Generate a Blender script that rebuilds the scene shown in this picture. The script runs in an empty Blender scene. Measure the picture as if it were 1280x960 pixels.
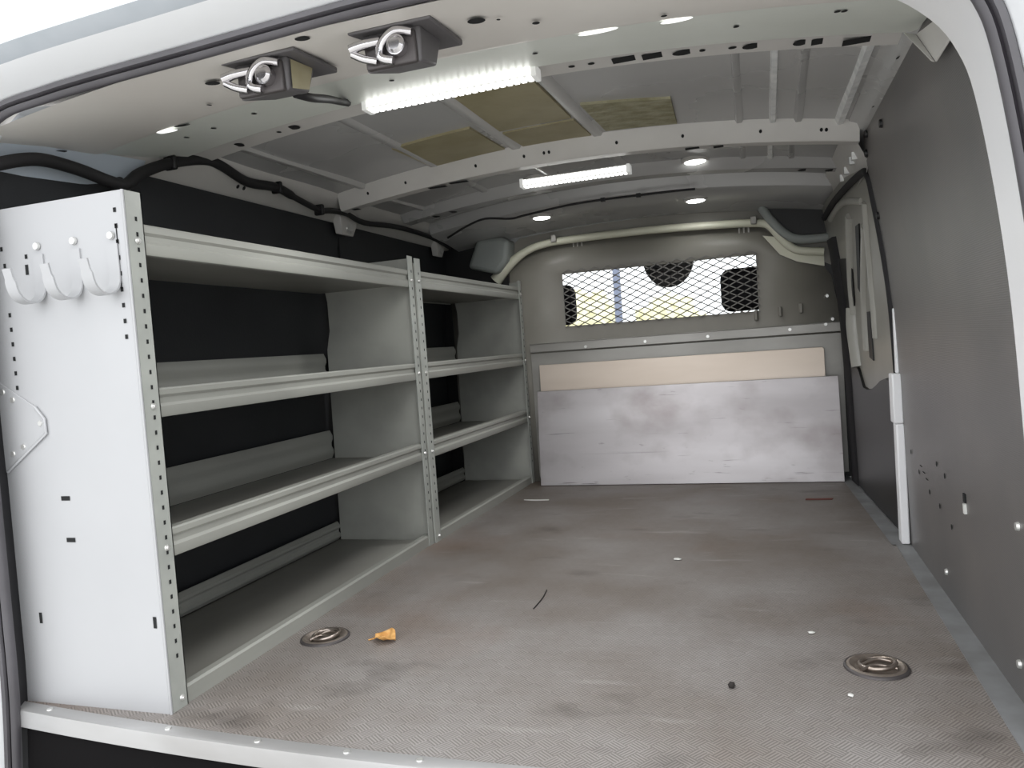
import bpy, bmesh, math, random
from mathutils import Vector, Matrix
random.seed(7)
scene = bpy.context.scene
col = scene.collection
PI = math.pi
XC = -0.508            # centre line of the van

# ------------------------------------------------------------------ materials
def lin(c):
    def f(v):
        v /= 255.0
        return v / 12.92 if v <= 0.04045 else ((v + 0.055) / 1.055) ** 2.4
    return (f(c[0]), f(c[1]), f(c[2]), 1.0)

def mat(name, rgb, rough=0.5, metal=0.0, rgb2=None, scale=8.0, stretch=(1, 1, 1), detail=4.0, lo=0.35, hi=0.65,
        bump=0.0, bscale=60.0, emit=None, spec=0.5, rough2=None, coat=0.0):
    m = bpy.data.materials.new(name); m.use_nodes = True
    nt = m.node_tree; n = nt.nodes; L = nt.links
    b = n['Principled BSDF']
    b.inputs['Base Color'].default_value = lin(rgb)
    b.inputs['Roughness'].default_value = rough
    b.inputs['Metallic'].default_value = metal
    b.inputs['Specular IOR Level'].default_value = spec
    b.inputs['Coat Weight'].default_value = coat
    tc = n.new('ShaderNodeTexCoord')
    if rgb2 is not None:
        mp = n.new('ShaderNodeMapping'); mp.inputs['Scale'].default_value = stretch
        L.new(tc.outputs['Object'], mp.inputs['Vector'])
        nz = n.new('ShaderNodeTexNoise'); nz.inputs['Scale'].default_value = scale; nz.inputs['Detail'].default_value = detail
        L.new(mp.outputs[0], nz.inputs['Vector'])
        rp = n.new('ShaderNodeValToRGB')
        rp.color_ramp.elements[0].position = lo; rp.color_ramp.elements[0].color = lin(rgb)
        rp.color_ramp.elements[1].position = hi; rp.color_ramp.elements[1].color = lin(rgb2)
        L.new(nz.outputs['Fac'], rp.inputs[0]); L.new(rp.outputs[0], b.inputs['Base Color'])
        if rough2 is not None:
            mr = n.new('ShaderNodeMapRange'); mr.inputs['To Min'].default_value = rough; mr.inputs['To Max'].default_value = rough2
            mr.inputs['From Min'].default_value = lo; mr.inputs['From Max'].default_value = hi
            L.new(nz.outputs['Fac'], mr.inputs['Value']); L.new(mr.outputs[0], b.inputs['Roughness'])
    if bump > 0:
        nb = n.new('ShaderNodeTexNoise'); nb.inputs['Scale'].default_value = bscale; nb.inputs['Detail'].default_value = 3
        L.new(tc.outputs['Object'], nb.inputs['Vector'])
        bp = n.new('ShaderNodeBump'); bp.inputs['Strength'].default_value = bump; bp.inputs['Distance'].default_value = 0.01
        L.new(nb.outputs['Fac'], bp.inputs['Height']); L.new(bp.outputs[0], b.inputs['Normal'])
    if emit:
        b.inputs['Emission Color'].default_value = (1.0, 1.0, 0.97, 1.0)
        b.inputs['Emission Strength'].default_value = emit
    return m

M = {}
M['panel'] = mat('powder_coated_panel', (168, 169, 171), 0.45, rgb2=(173, 174, 176), scale=3)
M['shelfmetal'] = mat('shelf_metal', (142, 143, 137), 0.42, rgb2=(164, 165, 158), scale=5, stretch=(1, .25, 1), bump=.02)
M['post'] = mat('post_metal', (158, 161, 156), 0.4, rgb2=(172, 175, 169), scale=12)
M['traybase'] = mat('tray_metal', (116, 115, 109), 0.42, rgb2=(140, 139, 133), scale=4, stretch=(1, .4, 1))
M['hole'] = mat('punched_hole', (24, 25, 26), 0.9)
M['bolt'] = mat('bolt_metal', (215, 215, 212), 0.3, 0.6)
M['paint'] = mat('primer_white_paint', (216, 220, 212), 0.36, rgb2=(224, 228, 221), scale=4)
M['paintwarm'] = mat('warm_white_paint', (222, 218, 212), 0.4, rgb2=(228, 225, 219), scale=3)
M['pillar'] = mat('white_pillar_paint', (246, 247, 249), 0.35, rgb2=(250, 250, 252), scale=6)
M['gutter'] = mat('silver_gutter_paint', (150, 158, 165), 0.3, 0.3, rgb2=(172, 178, 184), scale=5)
M['cream'] = mat('cream_paint', (205, 205, 185), 0.4, rgb2=(214, 213, 195), scale=6)
M['roof'] = mat('roof_skin_paint', (176, 176, 175), 0.3, 0.1, rgb2=(184, 184, 183), scale=2, rough2=.24)
M['rib'] = mat('roof_rib_paint', (196, 196, 194), 0.3, 0.2)
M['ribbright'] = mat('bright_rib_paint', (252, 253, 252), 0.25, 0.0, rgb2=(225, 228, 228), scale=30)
M['bow'] = mat('roof_bow_paint', (198, 196, 192), 0.38, rgb2=(208, 206, 202), scale=5)
M['taupe'] = mat('taupe_partition_paint', (122, 119, 111), 0.45, rgb2=(132, 129, 121), scale=4)
M['taupelight'] = mat('partition_flange', (142, 140, 135), 0.35, 0.3, rgb2=(162, 160, 155), scale=6, stretch=(.4, 1, 1))
M['meshsteel'] = mat('expanded_steel', (118, 116, 112), 0.5, 0.2)
M['liner_left'] = mat('black_liner_board', (34, 36, 39), 0.62, rgb2=(42, 44, 47), scale=3, bump=.05, bscale=200)
M['black'] = mat('black_plastic', (17, 17, 19), 0.5)
M['blackrub'] = mat('black_rubber', (26, 25, 28), 0.7)
M['sealblue'] = mat('weather_strip_rubber', (68, 66, 69), 0.42, rgb2=(86, 84, 88), scale=4)
M['sealdark'] = mat('dark_seal_lip', (46, 42, 48), 0.6)
M['sealgrey'] = mat('grey_seal_flank', (108, 108, 118), 0.5)
M['latchblack'] = mat('latch_housing_plastic', (88, 86, 88), 0.5, rgb2=(98, 96, 97), scale=5)
M['chrome'] = mat('chrome_catch', (205, 203, 205), 0.18, 1.0)
M['led'] = mat('led_diffuser', (255, 255, 252), 0.3, emit=2.4)
M['ledbase'] = mat('led_channel', (205, 206, 203), 0.4, emit=.25)
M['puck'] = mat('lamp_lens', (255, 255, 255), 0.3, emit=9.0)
M['pad'] = mat('sound_pad_foil', (148, 140, 108), 0.5, rgb2=(162, 154, 124), scale=9, bump=.1, bscale=40)
M['padrough'] = mat('sound_pad_fibre', (138, 134, 104), 0.7, rgb2=(172, 168, 142), scale=40, stretch=(.5, 1, 1), bump=.5, bscale=60)
M['alu'] = mat('aluminium_sheet', (172, 167, 168), 0.42, 0.5, rgb2=(190, 186, 187), scale=3.5, stretch=(.35, 1, 1.6), rough2=.36, detail=8)
M['board'] = mat('brushed_board', (206, 192, 178), 0.42, 0.45, rgb2=(220, 207, 194), scale=4, stretch=(.3, 1, 1.5))
M['sill'] = mat('aluminium_sill', (176, 176, 176), 0.35, 0.4, rgb2=(150, 148, 146), scale=7, stretch=(.4, 1, 1), lo=.45, hi=.8, detail=8)
M['trimgrey'] = mat('worn_grey_edge_strip', (142, 144, 146), 0.5, 0.1, rgb2=(120, 121, 121), scale=12)
M['greyplastic'] = mat('grey_trim_plastic', (142, 147, 144), 0.6)
M['doorpaint'] = mat('door_inner_paint', (136, 134, 126), 0.35, rgb2=(146, 144, 137), scale=5)
M['doorlight'] = mat('door_rib_paint', (166, 165, 158), 0.3)
M['blackpanel'] = mat('black_door_panel', (22, 22, 23), 0.4, rgb2=(29, 29, 29), scale=4)
M['leaf'] = mat('dry_leaf', (196, 140, 72), 0.7, rgb2=(222, 176, 110), scale=60)
M['pebble'] = mat('dark_crumb', (44, 40, 38), 0.9)
M['scrap'] = mat('white_scrap', (220, 220, 216), 0.7)
M['red'] = mat('rust_red_scrap', (110, 62, 54), 0.8)
M['seat'] = mat('dark_seat_cloth', (38, 37, 42), 0.85, bump=.2, bscale=300)
M['asphalt'] = mat('pale_concrete', (205, 204, 201), 0.9, rgb2=(190, 189, 186), scale=30)
M['foliage'] = mat('yellow_foliage', (232, 226, 170), 0.8, rgb2=(244, 242, 214), scale=9)
M['polemetal'] = mat('pole_metal', (120, 128, 150), 0.5)
M['ring'] = mat('worn_steel_ring', (176, 166, 158), 0.3, 0.85, rgb2=(140, 128, 118), scale=40)
M['ringcup'] = mat('ring_cup_steel', (128, 118, 110), 0.42, 0.6, rgb2=(150, 140, 130), scale=50)
M['ringdark'] = mat('ring_rim', (84, 80, 80), 0.5, 0.4)
M['body'] = mat('body_paint', (222, 224, 226), 0.3)
M['bluewhite'] = mat('blue_white_paint', (186, 196, 206), 0.4)
M['slotglint'] = mat('slot_highlight_glow', (255, 255, 255), 0.25, emit=1.0)  # glowing white stands in for the highlight on the header slots
M['harness'] = mat('cable_conduit', (28, 27, 29), 0.6)

def right_liner_material():
    m = bpy.data.materials.new('film_faced_liner'); m.use_nodes = True
    nt = m.node_tree; n = nt.nodes; L = nt.links; b = n['Principled BSDF']
    tc = n.new('ShaderNodeTexCoord')
    w = n.new('ShaderNodeTexWave'); w.wave_type = 'BANDS'; w.bands_direction = 'Z'
    w.inputs['Scale'].default_value = 95; w.inputs['Distortion'].default_value = 1.5; w.inputs['Detail'].default_value = 1
    L.new(tc.outputs['Object'], w.inputs['Vector'])
    nz = n.new('ShaderNodeTexNoise'); nz.inputs['Scale'].default_value = 2.2; nz.inputs['Detail'].default_value = 5
    L.new(tc.outputs['Object'], nz.inputs['Vector'])
    rp = n.new('ShaderNodeValToRGB')
    rp.color_ramp.elements[0].position = .3; rp.color_ramp.elements[0].color = lin((92, 91, 91))
    rp.color_ramp.elements[1].position = .75; rp.color_ramp.elements[1].color = lin((122, 117, 114))
    L.new(nz.outputs['Fac'], rp.inputs[0])
    mx = n.new('ShaderNodeMix'); mx.data_type = 'RGBA'; mx.blend_type = 'MULTIPLY'; mx.inputs['Factor'].default_value = .18
    L.new(rp.outputs[0], mx.inputs['A']); L.new(w.outputs['Color'], mx.inputs['B']); L.new(mx.outputs['Result'], b.inputs['Base Color'])
    b.inputs['Roughness'].default_value = .36
    bp = n.new('ShaderNodeBump'); bp.inputs['Strength'].default_value = .12; bp.inputs['Distance'].default_value = .002
    L.new(w.outputs['Fac'], bp.inputs['Height']); L.new(bp.outputs[0], b.inputs['Normal'])
    return m
M['liner_right'] = right_liner_material()

def floor_material():
    m = bpy.data.materials.new('anti_slip_floor_board'); m.use_nodes = True
    nt = m.node_tree; n = nt.nodes; L = nt.links; b = n['Principled BSDF']
    tc = n.new('ShaderNodeTexCoord')
    mp = n.new('ShaderNodeMapping'); mp.inputs['Rotation'].default_value = (0, 0, math.radians(38))
    L.new(tc.outputs['Object'], mp.inputs['Vector'])
    ck = n.new('ShaderNodeTexChecker'); ck.inputs['Scale'].default_value = 42
    L.new(mp.outputs[0], ck.inputs['Vector'])
    waves = []
    for d in ('X', 'Y'):
        w = n.new('ShaderNodeTexWave'); w.bands_direction = d; w.inputs['Scale'].default_value = 62
        w.inputs['Distortion'].default_value = .4
        L.new(mp.outputs[0], w.inputs['Vector']); waves.append(w)
    wm = n.new('ShaderNodeMix'); wm.data_type = 'FLOAT'
    L.new(ck.outputs['Fac'], wm.inputs['Factor']); L.new(waves[0].outputs['Fac'], wm.inputs['A']); L.new(waves[1].outputs['Fac'], wm.inputs['B'])
    def noise(sc, det, rot=(0, 0, 0), st=(1, 1, 1)):
        q = n.new('ShaderNodeMapping'); q.inputs['Rotation'].default_value = rot; q.inputs['Scale'].default_value = st
        L.new(tc.outputs['Object'], q.inputs['Vector'])
        z = n.new('ShaderNodeTexNoise'); z.inputs['Scale'].default_value = sc; z.inputs['Detail'].default_value = det
        L.new(q.outputs[0], z.inputs['Vector']); return z
    def ramp(src, p0, c0, p1, c1):
        r = n.new('ShaderNodeValToRGB'); r.color_ramp.elements[0].position = p0; r.color_ramp.elements[1].position = p1
        r.color_ramp.elements[0].color = c0; r.color_ramp.elements[1].color = c1
        L.new(src, r.inputs[0]); return r
    def mix(a, bb, fac, mode='MIX'):
        x = n.new('ShaderNodeMix'); x.data_type = 'RGBA'; x.blend_type = mode
        if hasattr(fac, 'type'): L.new(fac, x.inputs['Factor'])
        else: x.inputs['Factor'].default_value = fac
        for s, k in ((a, 'A'), (bb, 'B')):
            if hasattr(s, 'type'): L.new(s, x.inputs[k])
            else: x.inputs[k].default_value = s
        return x.outputs['Result']
    # darker brown towards the front, lighter grey towards the rear doors
    sx = n.new('ShaderNodeSeparateXYZ'); L.new(tc.outputs['Object'], sx.inputs[0])
    mr = n.new('ShaderNodeMapRange'); mr.inputs['From Min'].default_value = 1.3; mr.inputs['From Max'].default_value = 3.0
    L.new(sx.outputs['Y'], mr.inputs['Value'])
    c = mix(lin((142, 137, 133)), lin((98, 89, 80)), mr.outputs[0])
    c = mix(c, ramp(noise(2.6, 6).outputs['Fac'], .36, lin((112, 101, 92)), .64, lin((158, 155, 154))).outputs[0], .5)
    rust = ramp(noise(1.7, 8).outputs['Fac'], .56, (0, 0, 0, 1), .74, (1, 1, 1, 1))
    c = mix(c, lin((122, 96, 78)), mix((0, 0, 0, 1), rust.outputs[0], .55))
    scr = ramp(noise(9, 5, (0, 0, math.radians(-50)), (.5, 2.2, 1)).outputs['Fac'], .62, (0, 0, 0, 1), .74, (1, 1, 1, 1))
    c = mix(c, lin((178, 175, 172)), mix((0, 0, 0, 1), scr.outputs[0], .35))
    drk = ramp(noise(5, 6, (0, 0, .6), (1, 1.6, 1)).outputs['Fac'], .6, (0, 0, 0, 1), .78, (1, 1, 1, 1))
    c = mix(c, lin((84, 78, 74)), mix((0, 0, 0, 1), drk.outputs[0], .75))
    pat = ramp(wm.outputs['Result'], .2, (.52, .51, .50, 1), .75, (1.14, 1.14, 1.14, 1))
    c = mix(c, pat.outputs[0], .75, 'MULTIPLY')
    L.new(c, b.inputs['Base Color'])
    b.inputs['Roughness'].default_value = .5
    bp = n.new('ShaderNodeBump'); bp.inputs['Strength'].default_value = .25; bp.inputs['Distance'].default_value = .002
    L.new(wm.outputs['Result'], bp.inputs['Height']); L.new(bp.outputs[0], b.inputs['Normal'])
    return m
M['floor'] = floor_material()

def scratched_alu():
    m = M['alu']; nt = m.node_tree; n = nt.nodes; L = nt.links; b = n['Principled BSDF']
    src = b.inputs['Base Color'].links[0].from_socket
    tc = n.new('ShaderNodeTexCoord')
    cur = src
    for sc, st, p0, p1, colr, f in ((9, (.5, 1, 9), .66, .72, (96, 90, 92), .7), (16, (1, 1, 3), .68, .76, (108, 100, 100), .6),
                                    (5, (.8, 1, 1), .5, .75, (140, 131, 130), .8), (3, (.3, 1, 14), .68, .74, (120, 112, 116), .5)):
        q = n.new('ShaderNodeMapping'); q.inputs['Scale'].default_value = st; q.inputs['Location'].default_value = (sc, 0, sc * .37)
        L.new(tc.outputs['Object'], q.inputs['Vector'])
        z = n.new('ShaderNodeTexNoise'); z.inputs['Scale'].default_value = sc; z.inputs['Detail'].default_value = 6
        L.new(q.outputs[0], z.inputs['Vector'])
        r = n.new('ShaderNodeMapRange'); r.inputs['From Min'].default_value = p0; r.inputs['From Max'].default_value = p1; r.inputs['To Max'].default_value = f
        L.new(z.outputs['Fac'], r.inputs['Value'])
        x = n.new('ShaderNodeMix'); x.data_type = 'RGBA'
        L.new(r.outputs[0], x.inputs['Factor']); L.new(cur, x.inputs['A']); x.inputs['B'].default_value = lin(colr)
        cur = x.outputs['Result']
    L.new(cur, b.inputs['Base Color'])
scratched_alu()

def glass_material():
    m = bpy.data.materials.new('windscreen_glass'); m.use_nodes = True
    nt = m.node_tree; n = nt.nodes; L = nt.links
    n.remove(n['Principled BSDF'])
    t = n.new('ShaderNodeBsdfTransparent'); t.inputs['Color'].default_value = (.95, .97, .96, 1)
    g = n.new('ShaderNodeBsdfGlossy'); g.inputs['Roughness'].default_value = .02
    x = n.new('ShaderNodeMixShader'); x.inputs[0].default_value = .06
    L.new(t.outputs[0], x.inputs[1]); L.new(g.outputs[0], x.inputs[2])
    L.new(x.outputs[0], n['Material Output'].inputs['Surface'])
    return m
M['glass'] = glass_material()

# ------------------------------------------------------------------ mesh helpers
class MB:
    def __init__(self): self.v = []; self.f = []; self.mi = []
    def add(self, vs, fs, m=0):
        o = len(self.v); self.v += [tuple(p) for p in vs]
        for f in fs: self.f.append([i + o for i in f]); self.mi.append(m)
        return self
    def box(self, x0, x1, y0, y1, z0, z1, m=0):
        v = [(x0, y0, z0), (x1, y0, z0), (x1, y1, z0), (x0, y1, z0), (x0, y0, z1), (x1, y0, z1), (x1, y1, z1), (x0, y1, z1)]
        return self.add(v, [(0, 3, 2, 1), (4, 5, 6, 7), (0, 1, 5, 4), (1, 2, 6, 5), (2, 3, 7, 6), (3, 0, 4, 7)], m)
    def obox(self, mtx, sx, sy, sz, m=0):
        v = [mtx @ Vector((a * sx / 2, b * sy / 2, c * sz / 2)) for c in (-1, 1) for a, b in ((-1, -1), (1, -1), (1, 1), (-1, 1))]
        return self.add(v, [(0, 3, 2, 1), (4, 5, 6, 7), (0, 1, 5, 4), (1, 2, 6, 5), (2, 3, 7, 6), (3, 0, 4, 7)], m)
    def prism(self, pts, d, m=0):
        d = Vector(d); a = [Vector(p) for p in pts]; k = len(a)
        v = a + [p + d for p in a]
        fs = [tuple(reversed(range(k))), tuple(range(k, 2 * k))] + [(i, (i + 1) % k, k + (i + 1) % k, k + i) for i in range(k)]
        return self.add(v, fs, m)
    def loft(self, rings, closed=False, m=0, cap=False):
        k = len(rings[0]); v = [p for r in rings for p in r]; fs = []
        for j in range(len(rings) - 1):
            for i in range(k if closed else k - 1):
                a = j * k + i; b = j * k + (i + 1) % k
                fs.append((a, b, b + k, a + k))
        if cap: fs += [tuple(reversed(range(k))), tuple(range((len(rings) - 1) * k, len(rings) * k))]
        return self.add(v, fs, m)
    def tube(self, pts, r, n=10, m=0, smooth=True, sub=5):
        P = [Vector(p) for p in pts]
        if smooth and len(P) > 2: P = spline(P, sub)
        rings = []; up = None
        for i, p in enumerate(P):
            t = (P[min(i + 1, len(P) - 1)] - P[max(i - 1, 0)]).normalized()
            if up is None: up = Vector((0, 0, 1)) if abs(t.z) < .9 else Vector((1, 0, 0))
            a = t.cross(up).normalized(); b = a.cross(t).normalized(); up = b
            rr = r(i / (len(P) - 1)) if callable(r) else r
            rings.append([p + (a * math.cos(2 * PI * k / n) + b * math.sin(2 * PI * k / n)) * rr for k in range(n)])
        return self.loft(rings, True, m, True)
    def cyl(self, p0, p1, r0, r1=None, n=16, m=0):
        p0 = Vector(p0); p1 = Vector(p1); r1 = r0 if r1 is None else r1
        t = (p1 - p0).normalized(); up = Vector((0, 0, 1)) if abs(t.z) < .9 else Vector((1, 0, 0))
        a = t.cross(up).normalized(); b = a.cross(t)
        rings = [[p + (a * math.cos(2 * PI * k / n) + b * math.sin(2 * PI * k / n)) * r for k in range(n)] for p, r in ((p0, r0), (p1, r1))]
        return self.loft(rings, True, m, True)
    def disc(self, c, u, v, ru, rv, n=14, m=0, sq=False):
        c = Vector(c); u = Vector(u).normalized(); v = Vector(v).normalized()
        if sq: pts = [c + u * ru + v * rv, c - u * ru + v * rv, c - u * ru - v * rv, c + u * ru - v * rv]
        else: pts = [c + u * ru * math.cos(2 * PI * k / n) + v * rv * math.sin(2 * PI * k / n) for k in range(n)]
        return self.add(pts, [tuple(range(len(pts)))], m)
    def lathe(self, prof, c, n=28, m=0):
        c = Vector(c)
        rings = [[c + Vector((r * math.cos(2 * PI * k / n), r * math.sin(2 * PI * k / n), z)) for k in range(n)] for r, z in prof]
        return self.loft(rings, True, m, True)
    def build(self, name, mats, parent=None, smooth=35, bevel=0, solid=0, sub=0):
        me = bpy.data.meshes.new(name); me.from_pydata(self.v, [], self.f)
        if not isinstance(mats, (list, tuple)): mats = [mats]
        for mm in mats: me.materials.append(mm)
        for p, i in zip(me.polygons, self.mi): p.material_index = i
        bm = bmesh.new(); bm.from_mesh(me); bmesh.ops.recalc_face_normals(bm, faces=bm.faces); bm.to_mesh(me); bm.free()
        me.shade_smooth(); me.set_sharp_from_angle(angle=math.radians(smooth))
        o = bpy.data.objects.new(name, me); col.objects.link(o)
        if parent is not None:
            o.parent = parent
            if parent.type == 'EMPTY': o.matrix_parent_inverse = Matrix.Translation(-Vector(parent.location))
        if bevel:
            md = o.modifiers.new('bevel', 'BEVEL'); md.width = bevel; md.segments = 2; md.limit_method = 'ANGLE'; md.angle_limit = math.radians(40)
        if solid:
            md = o.modifiers.new('solid', 'SOLIDIFY'); md.thickness = solid; md.offset = 0
        if sub:
            md = o.modifiers.new('sub', 'SUBSURF'); md.levels = sub; md.render_levels = sub
        return o

def spline(P, sub=5):
    out = []; n = len(P)
    for i in range(n - 1):
        p0 = P[max(i - 1, 0)]; p1 = P[i]; p2 = P[i + 1]; p3 = P[min(i + 2, n - 1)]
        for k in range(sub):
            t = k / sub
            out.append(.5 * ((2 * p1) + (p2 - p0) * t + (2 * p0 - 5 * p1 + 4 * p2 - p3) * t * t + (3 * p1 - p0 - 3 * p2 + p3) * t ** 3))
    out.append(P[-1]); return out

def tag(o, label, cat, group=None, kind=None):
    o['label'] = label; o['category'] = cat
    if group: o['group'] = group
    if kind: o['kind'] = kind
    return o
def thing(name, label, cat, loc=(0, 0, 0), group=None):
    o = bpy.data.objects.new(name, None); col.objects.link(o); o.location = loc; o.empty_display_size = .05
    return tag(o, label, cat, group)
def struct(o, label=None, cat=None):
    o['kind'] = 'structure'
    if label: o['label'] = label
    if cat: o['category'] = cat
    return o
def copy_tree(o, parent=None):
    c = o.copy(); col.objects.link(c)
    if parent is not None:
        c.parent = parent; c.matrix_parent_inverse = o.matrix_parent_inverse.copy()
    for ch in list(o.children): copy_tree(ch, c)
    return c

def interp(tab, t):
    if t <= tab[0][0]: return tab[0][1]
    for (a, va), (b, vb) in zip(tab, tab[1:]):
        if t <= b: return va + (vb - va) * (t - a) / (b - a)
    return tab[-1][1]

# side wall curve: x of the right liner as a function of height
WALL = [(-.1, .346), (0, .344), (.2, .341), (.4, .3375), (.62, .331), (.754, .320), (.9, .302), (.974, .289), (1.03, .285), (1.10, .280)]
def wx(z): return interp(WALL, z)
def wl(z): return 2 * XC - wx(z)
def roofz(x): return 1.172 - .075 * ((x - XC) / .78) ** 2
def bowz(x): return 1.113 - .060 * ((x - XC) / .755) ** 2

# ================================================================== SETTING
# floor board
fb = MB()
def rear_edge(x): return 1.005 - .045 * (1 - ((x - XC) / .83) ** 2)
NX = 24
xs = [-1.36 + i * (1.705) / NX for i in range(NX + 1)]
def right_floor(y): return .344 if y < 2.17 else .344 - (y - 2.17) * .045
front = 3.22
top = [(x, rear_edge(x) + .028, 0) for x in xs]; far = [(min(x, right_floor(front)), front, 0) for x in xs]
mid = [(x, 2.17, 0) for x in xs]
fb.loft([top, mid, far]); fb.loft([[(p[0], p[1], -.03) for p in top], [(p[0], p[1], -.03) for p in mid], [(p[0], p[1], -.03) for p in far]])
fb.loft([top, [(p[0], p[1], -.03) for p in top]])
struct(fb.build('floor', M['floor']), 'worn grey brown anti-slip load floor with woven mesh texture', 'floor')
# rear sill of bare aluminium
sl = MB()
prof = [(.029, .001), (.029, .004), (.006, .005), (.001, .003), (0, -.002), (0, -.027), (.01, -.028), (.012, -.008)]
rings = [[(x, rear_edge(x) + dy, z) for dy, z in prof] for x in [-1.345 + i * 1.70 / 30 for i in range(31)]]
sl.loft(rings, True, 0, True)
for x in (-1.24, -.96, -.78, -.62, -.5):
    sl.cyl((x, rear_edge(x) + .016, .003), (x, rear_edge(x) + .016, .0068), .006, .005, 10, 1)
struct(sl.build('trim_1', [M['sill'], M['bolt']]), 'bare aluminium sill strip along the rear edge of the load floor', 'sill')
# right floor edge strip
st = MB()
st.add([(.302, 1.05, .002), (.345, 1.05, .002), (.345, 2.19, .002), (.308, 2.19, .002)], [(0, 1, 2, 3)])
st.add([(.302, 1.05, .002), (.308, 2.19, .002), (.308, 2.19, 0), (.302, 1.05, 0)], [(0, 1, 2, 3)])
st.add([(.298, 2.19, .002), (.345, 2.19, .002), (.296, 3.2, .002), (.262, 3.2, .002)], [(0, 1, 2, 3)])
struct(st.build('trim_2', M['trimgrey']), 'worn grey strip along the right floor edge', 'floor strip')

# right liner wall
rw = MB()
zs = [0, .1, .2, .3, .4, .5, .62, .7, .754, .83, .9, .94, .974, 1.0, 1.03, 1.075]
ys = [1.2, 1.45, 1.7, 1.95, 2.215]
rw.loft([[(wx(z), y, z) for z in zs] for y in ys])
rw.loft([[(wx(z) + .02, y, z) for z in zs] for y in ys])
rw.loft([[(wx(z), 2.215, z) for z in zs], [(wx(z) + .02, 2.215, z) for z in zs]])
rw.loft([[(wx(z), 1.2, z) for z in zs], [(wx(z) + .02, 1.2, z) for z in zs]])
def wall_disc(y, z, ry, rz, m): rw.disc((wx(z) - .0015, y, z), (0, 1, 0), (0, 0, 1), ry, rz, 12, m)
for y, z in ((2.009, .226), (1.805, .279), (1.734, .266), (1.80, .19), (1.70, .17), (2.10, .26), (1.9, .2)): wall_disc(y, z, .006, .006, 1)
for y, z in ((1.98, .245), (1.95, .235), (1.92, .225)): wall_disc(y, z, .016, .0015, 1)
wr = struct(rw.build('wall_right', [M['liner_right'], M['hole']]), 'dark grey film faced liner board on the right side', 'wall')
for y, z in ((1.268, .277), (1.3, .06), (1.777, .056)):
    s = MB(); s.cyl((wx(z) - .004, y, z), (wx(z) + .004, y, z), .006, .008, 12); s.build('screw', M['bolt'], wr)
s = MB(); s.box(wx(.243) - .004, wx(.243) + .002, 1.572, 1.582, .225, .243, 0); s.box(wx(.243) - .003, wx(.243) + .002, 1.57, 1.584, .246, .262, 1)
s.build('latch_slot', [M['scrap'], M['hole']], wr)
for y, z in ((2.19, 1.02), (2.2, .86), (1.93, 1.03), (2.15, 1.06)):
    s = MB(); s.cyl((wx(z) - .006, y, z), (wx(z) + .004, y, z), .009, .011, 12); s.build('push_clip', M['black'], wr)

# left liner wall
lw = MB()
ysl = [1.05, 1.6, 2.2, 2.7, 3.2]
zsl = zs[:-1] + [1.06]
lw.loft([[(wl(z), y, z) for z in zsl] for y in ysl]); lw.loft([[(wl(z) - .02, y, z) for z in zsl] for y in ysl])
lw.loft([[(wl(z), 1.05, z) for z in zsl], [(wl(z) - .02, 1.05, z) for z in zsl]])
lw.box(wl(.97) - .002, wl(.97) + .002, 2.262, 2.268, .7, 1.0, 1)
struct(lw.build('wall_left', [M['liner_left'], M['hole']]), 'black liner board on the left side behind the shelving', 'wall')

# ceiling : pressed roof skin with ribs
cl = MB()
rx = [-1.285 + i * 1.555 / 36 for i in range(37)]
ry = [1.3 + i * 2.0 / 24 for i in range(25)]
cl.loft([[(x, y, roofz(x) + .003 * math.sin((y - 1.55) * 9) * math.cos((x - XC) * 5)) for x in rx] for y in ry])
ce = struct(cl.build('ceiling', M['roof']), 'bare grey painted steel roof skin with pressed ribs', 'ceiling')
def rib(x0, y0, x1, y1, w, h, mt):
    r = MB(); rr = []
    for k in range(9):
        t = k / 8; x = x0 + (x1 - x0) * t; y = y0 + (y1 - y0) * t
        rr.append([(x - w, y, roofz(x - w) + .006), (x - w * .5, y, roofz(x) - h), (x + w * .5, y, roofz(x) - h), (x + w, y, roofz(x + w) + .006)])
    r.loft(rr, False); return r.build('roof_rib', mt, ce, smooth=60)
for y0, y1 in ((1.52, 2.17), (2.28, 2.62)):
    rib(-.655, y0, -.640, y1, .022, .010, M['rib']); rib(-.425, y0, -.400, y1, .020, .010, M['rib'])
    rib(-1.165, y0, -1.145, y1, .016, .009, M['rib'])
    rib(.056, y0, .062, y1, .011, .008, M['ribbright']); rib(-.016, y0, -.022, y1, .013, .006, M['roof']); rib(.112, y0, .124, y1, .013, .006, M['roof'])
    rib(-.90, y0, -.90, y1, .02, .007, M['roof'])

# roof side rails
def side_rail(name, x_of, zb, zt, y0, y1, m, mi=None):
    r = MB(); rr = []
    for k in range(13):
        y = y0 + (y1 - y0) * k / 12
        rr.append([x_of(0, y), x_of(1, y), x_of(2, y), x_of(3, y)])
    r.loft(rr); return r
rr_ = MB()
yy = [1.38 + k * 1.8 / 18 for k in range(19)]
rr_.loft([[(.300, y, 1.062), (.281, y, 1.072), (.268, y, 1.078), (.262, y, 1.092), (.243, y, 1.10), (.24, y, 1.13)] for y in yy])
rr_.disc((.272, 1.62, 1.0745), (0, 1, 0), (1, 0, .3), .008, .004, 10, 1)
rr_.disc((.272, 1.95, 1.0745), (0, 1, 0), (1, 0, .3), .006, .003, 10, 1)
o = struct(rr_.build('trim_3', [M['roof'], M['hole']], smooth=50), 'painted right roof side rail above the liner board', 'roof rail')
r2 = MB(); r2.loft([[(.236, y, 1.118), (.230, y, 1.096), (.216, y, 1.094), (.208, y, 1.118)] for y in [1.52 + k * .72 / 12 for k in range(13)]])
r2.build('roof_rib', M['ribbright'], o)
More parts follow.
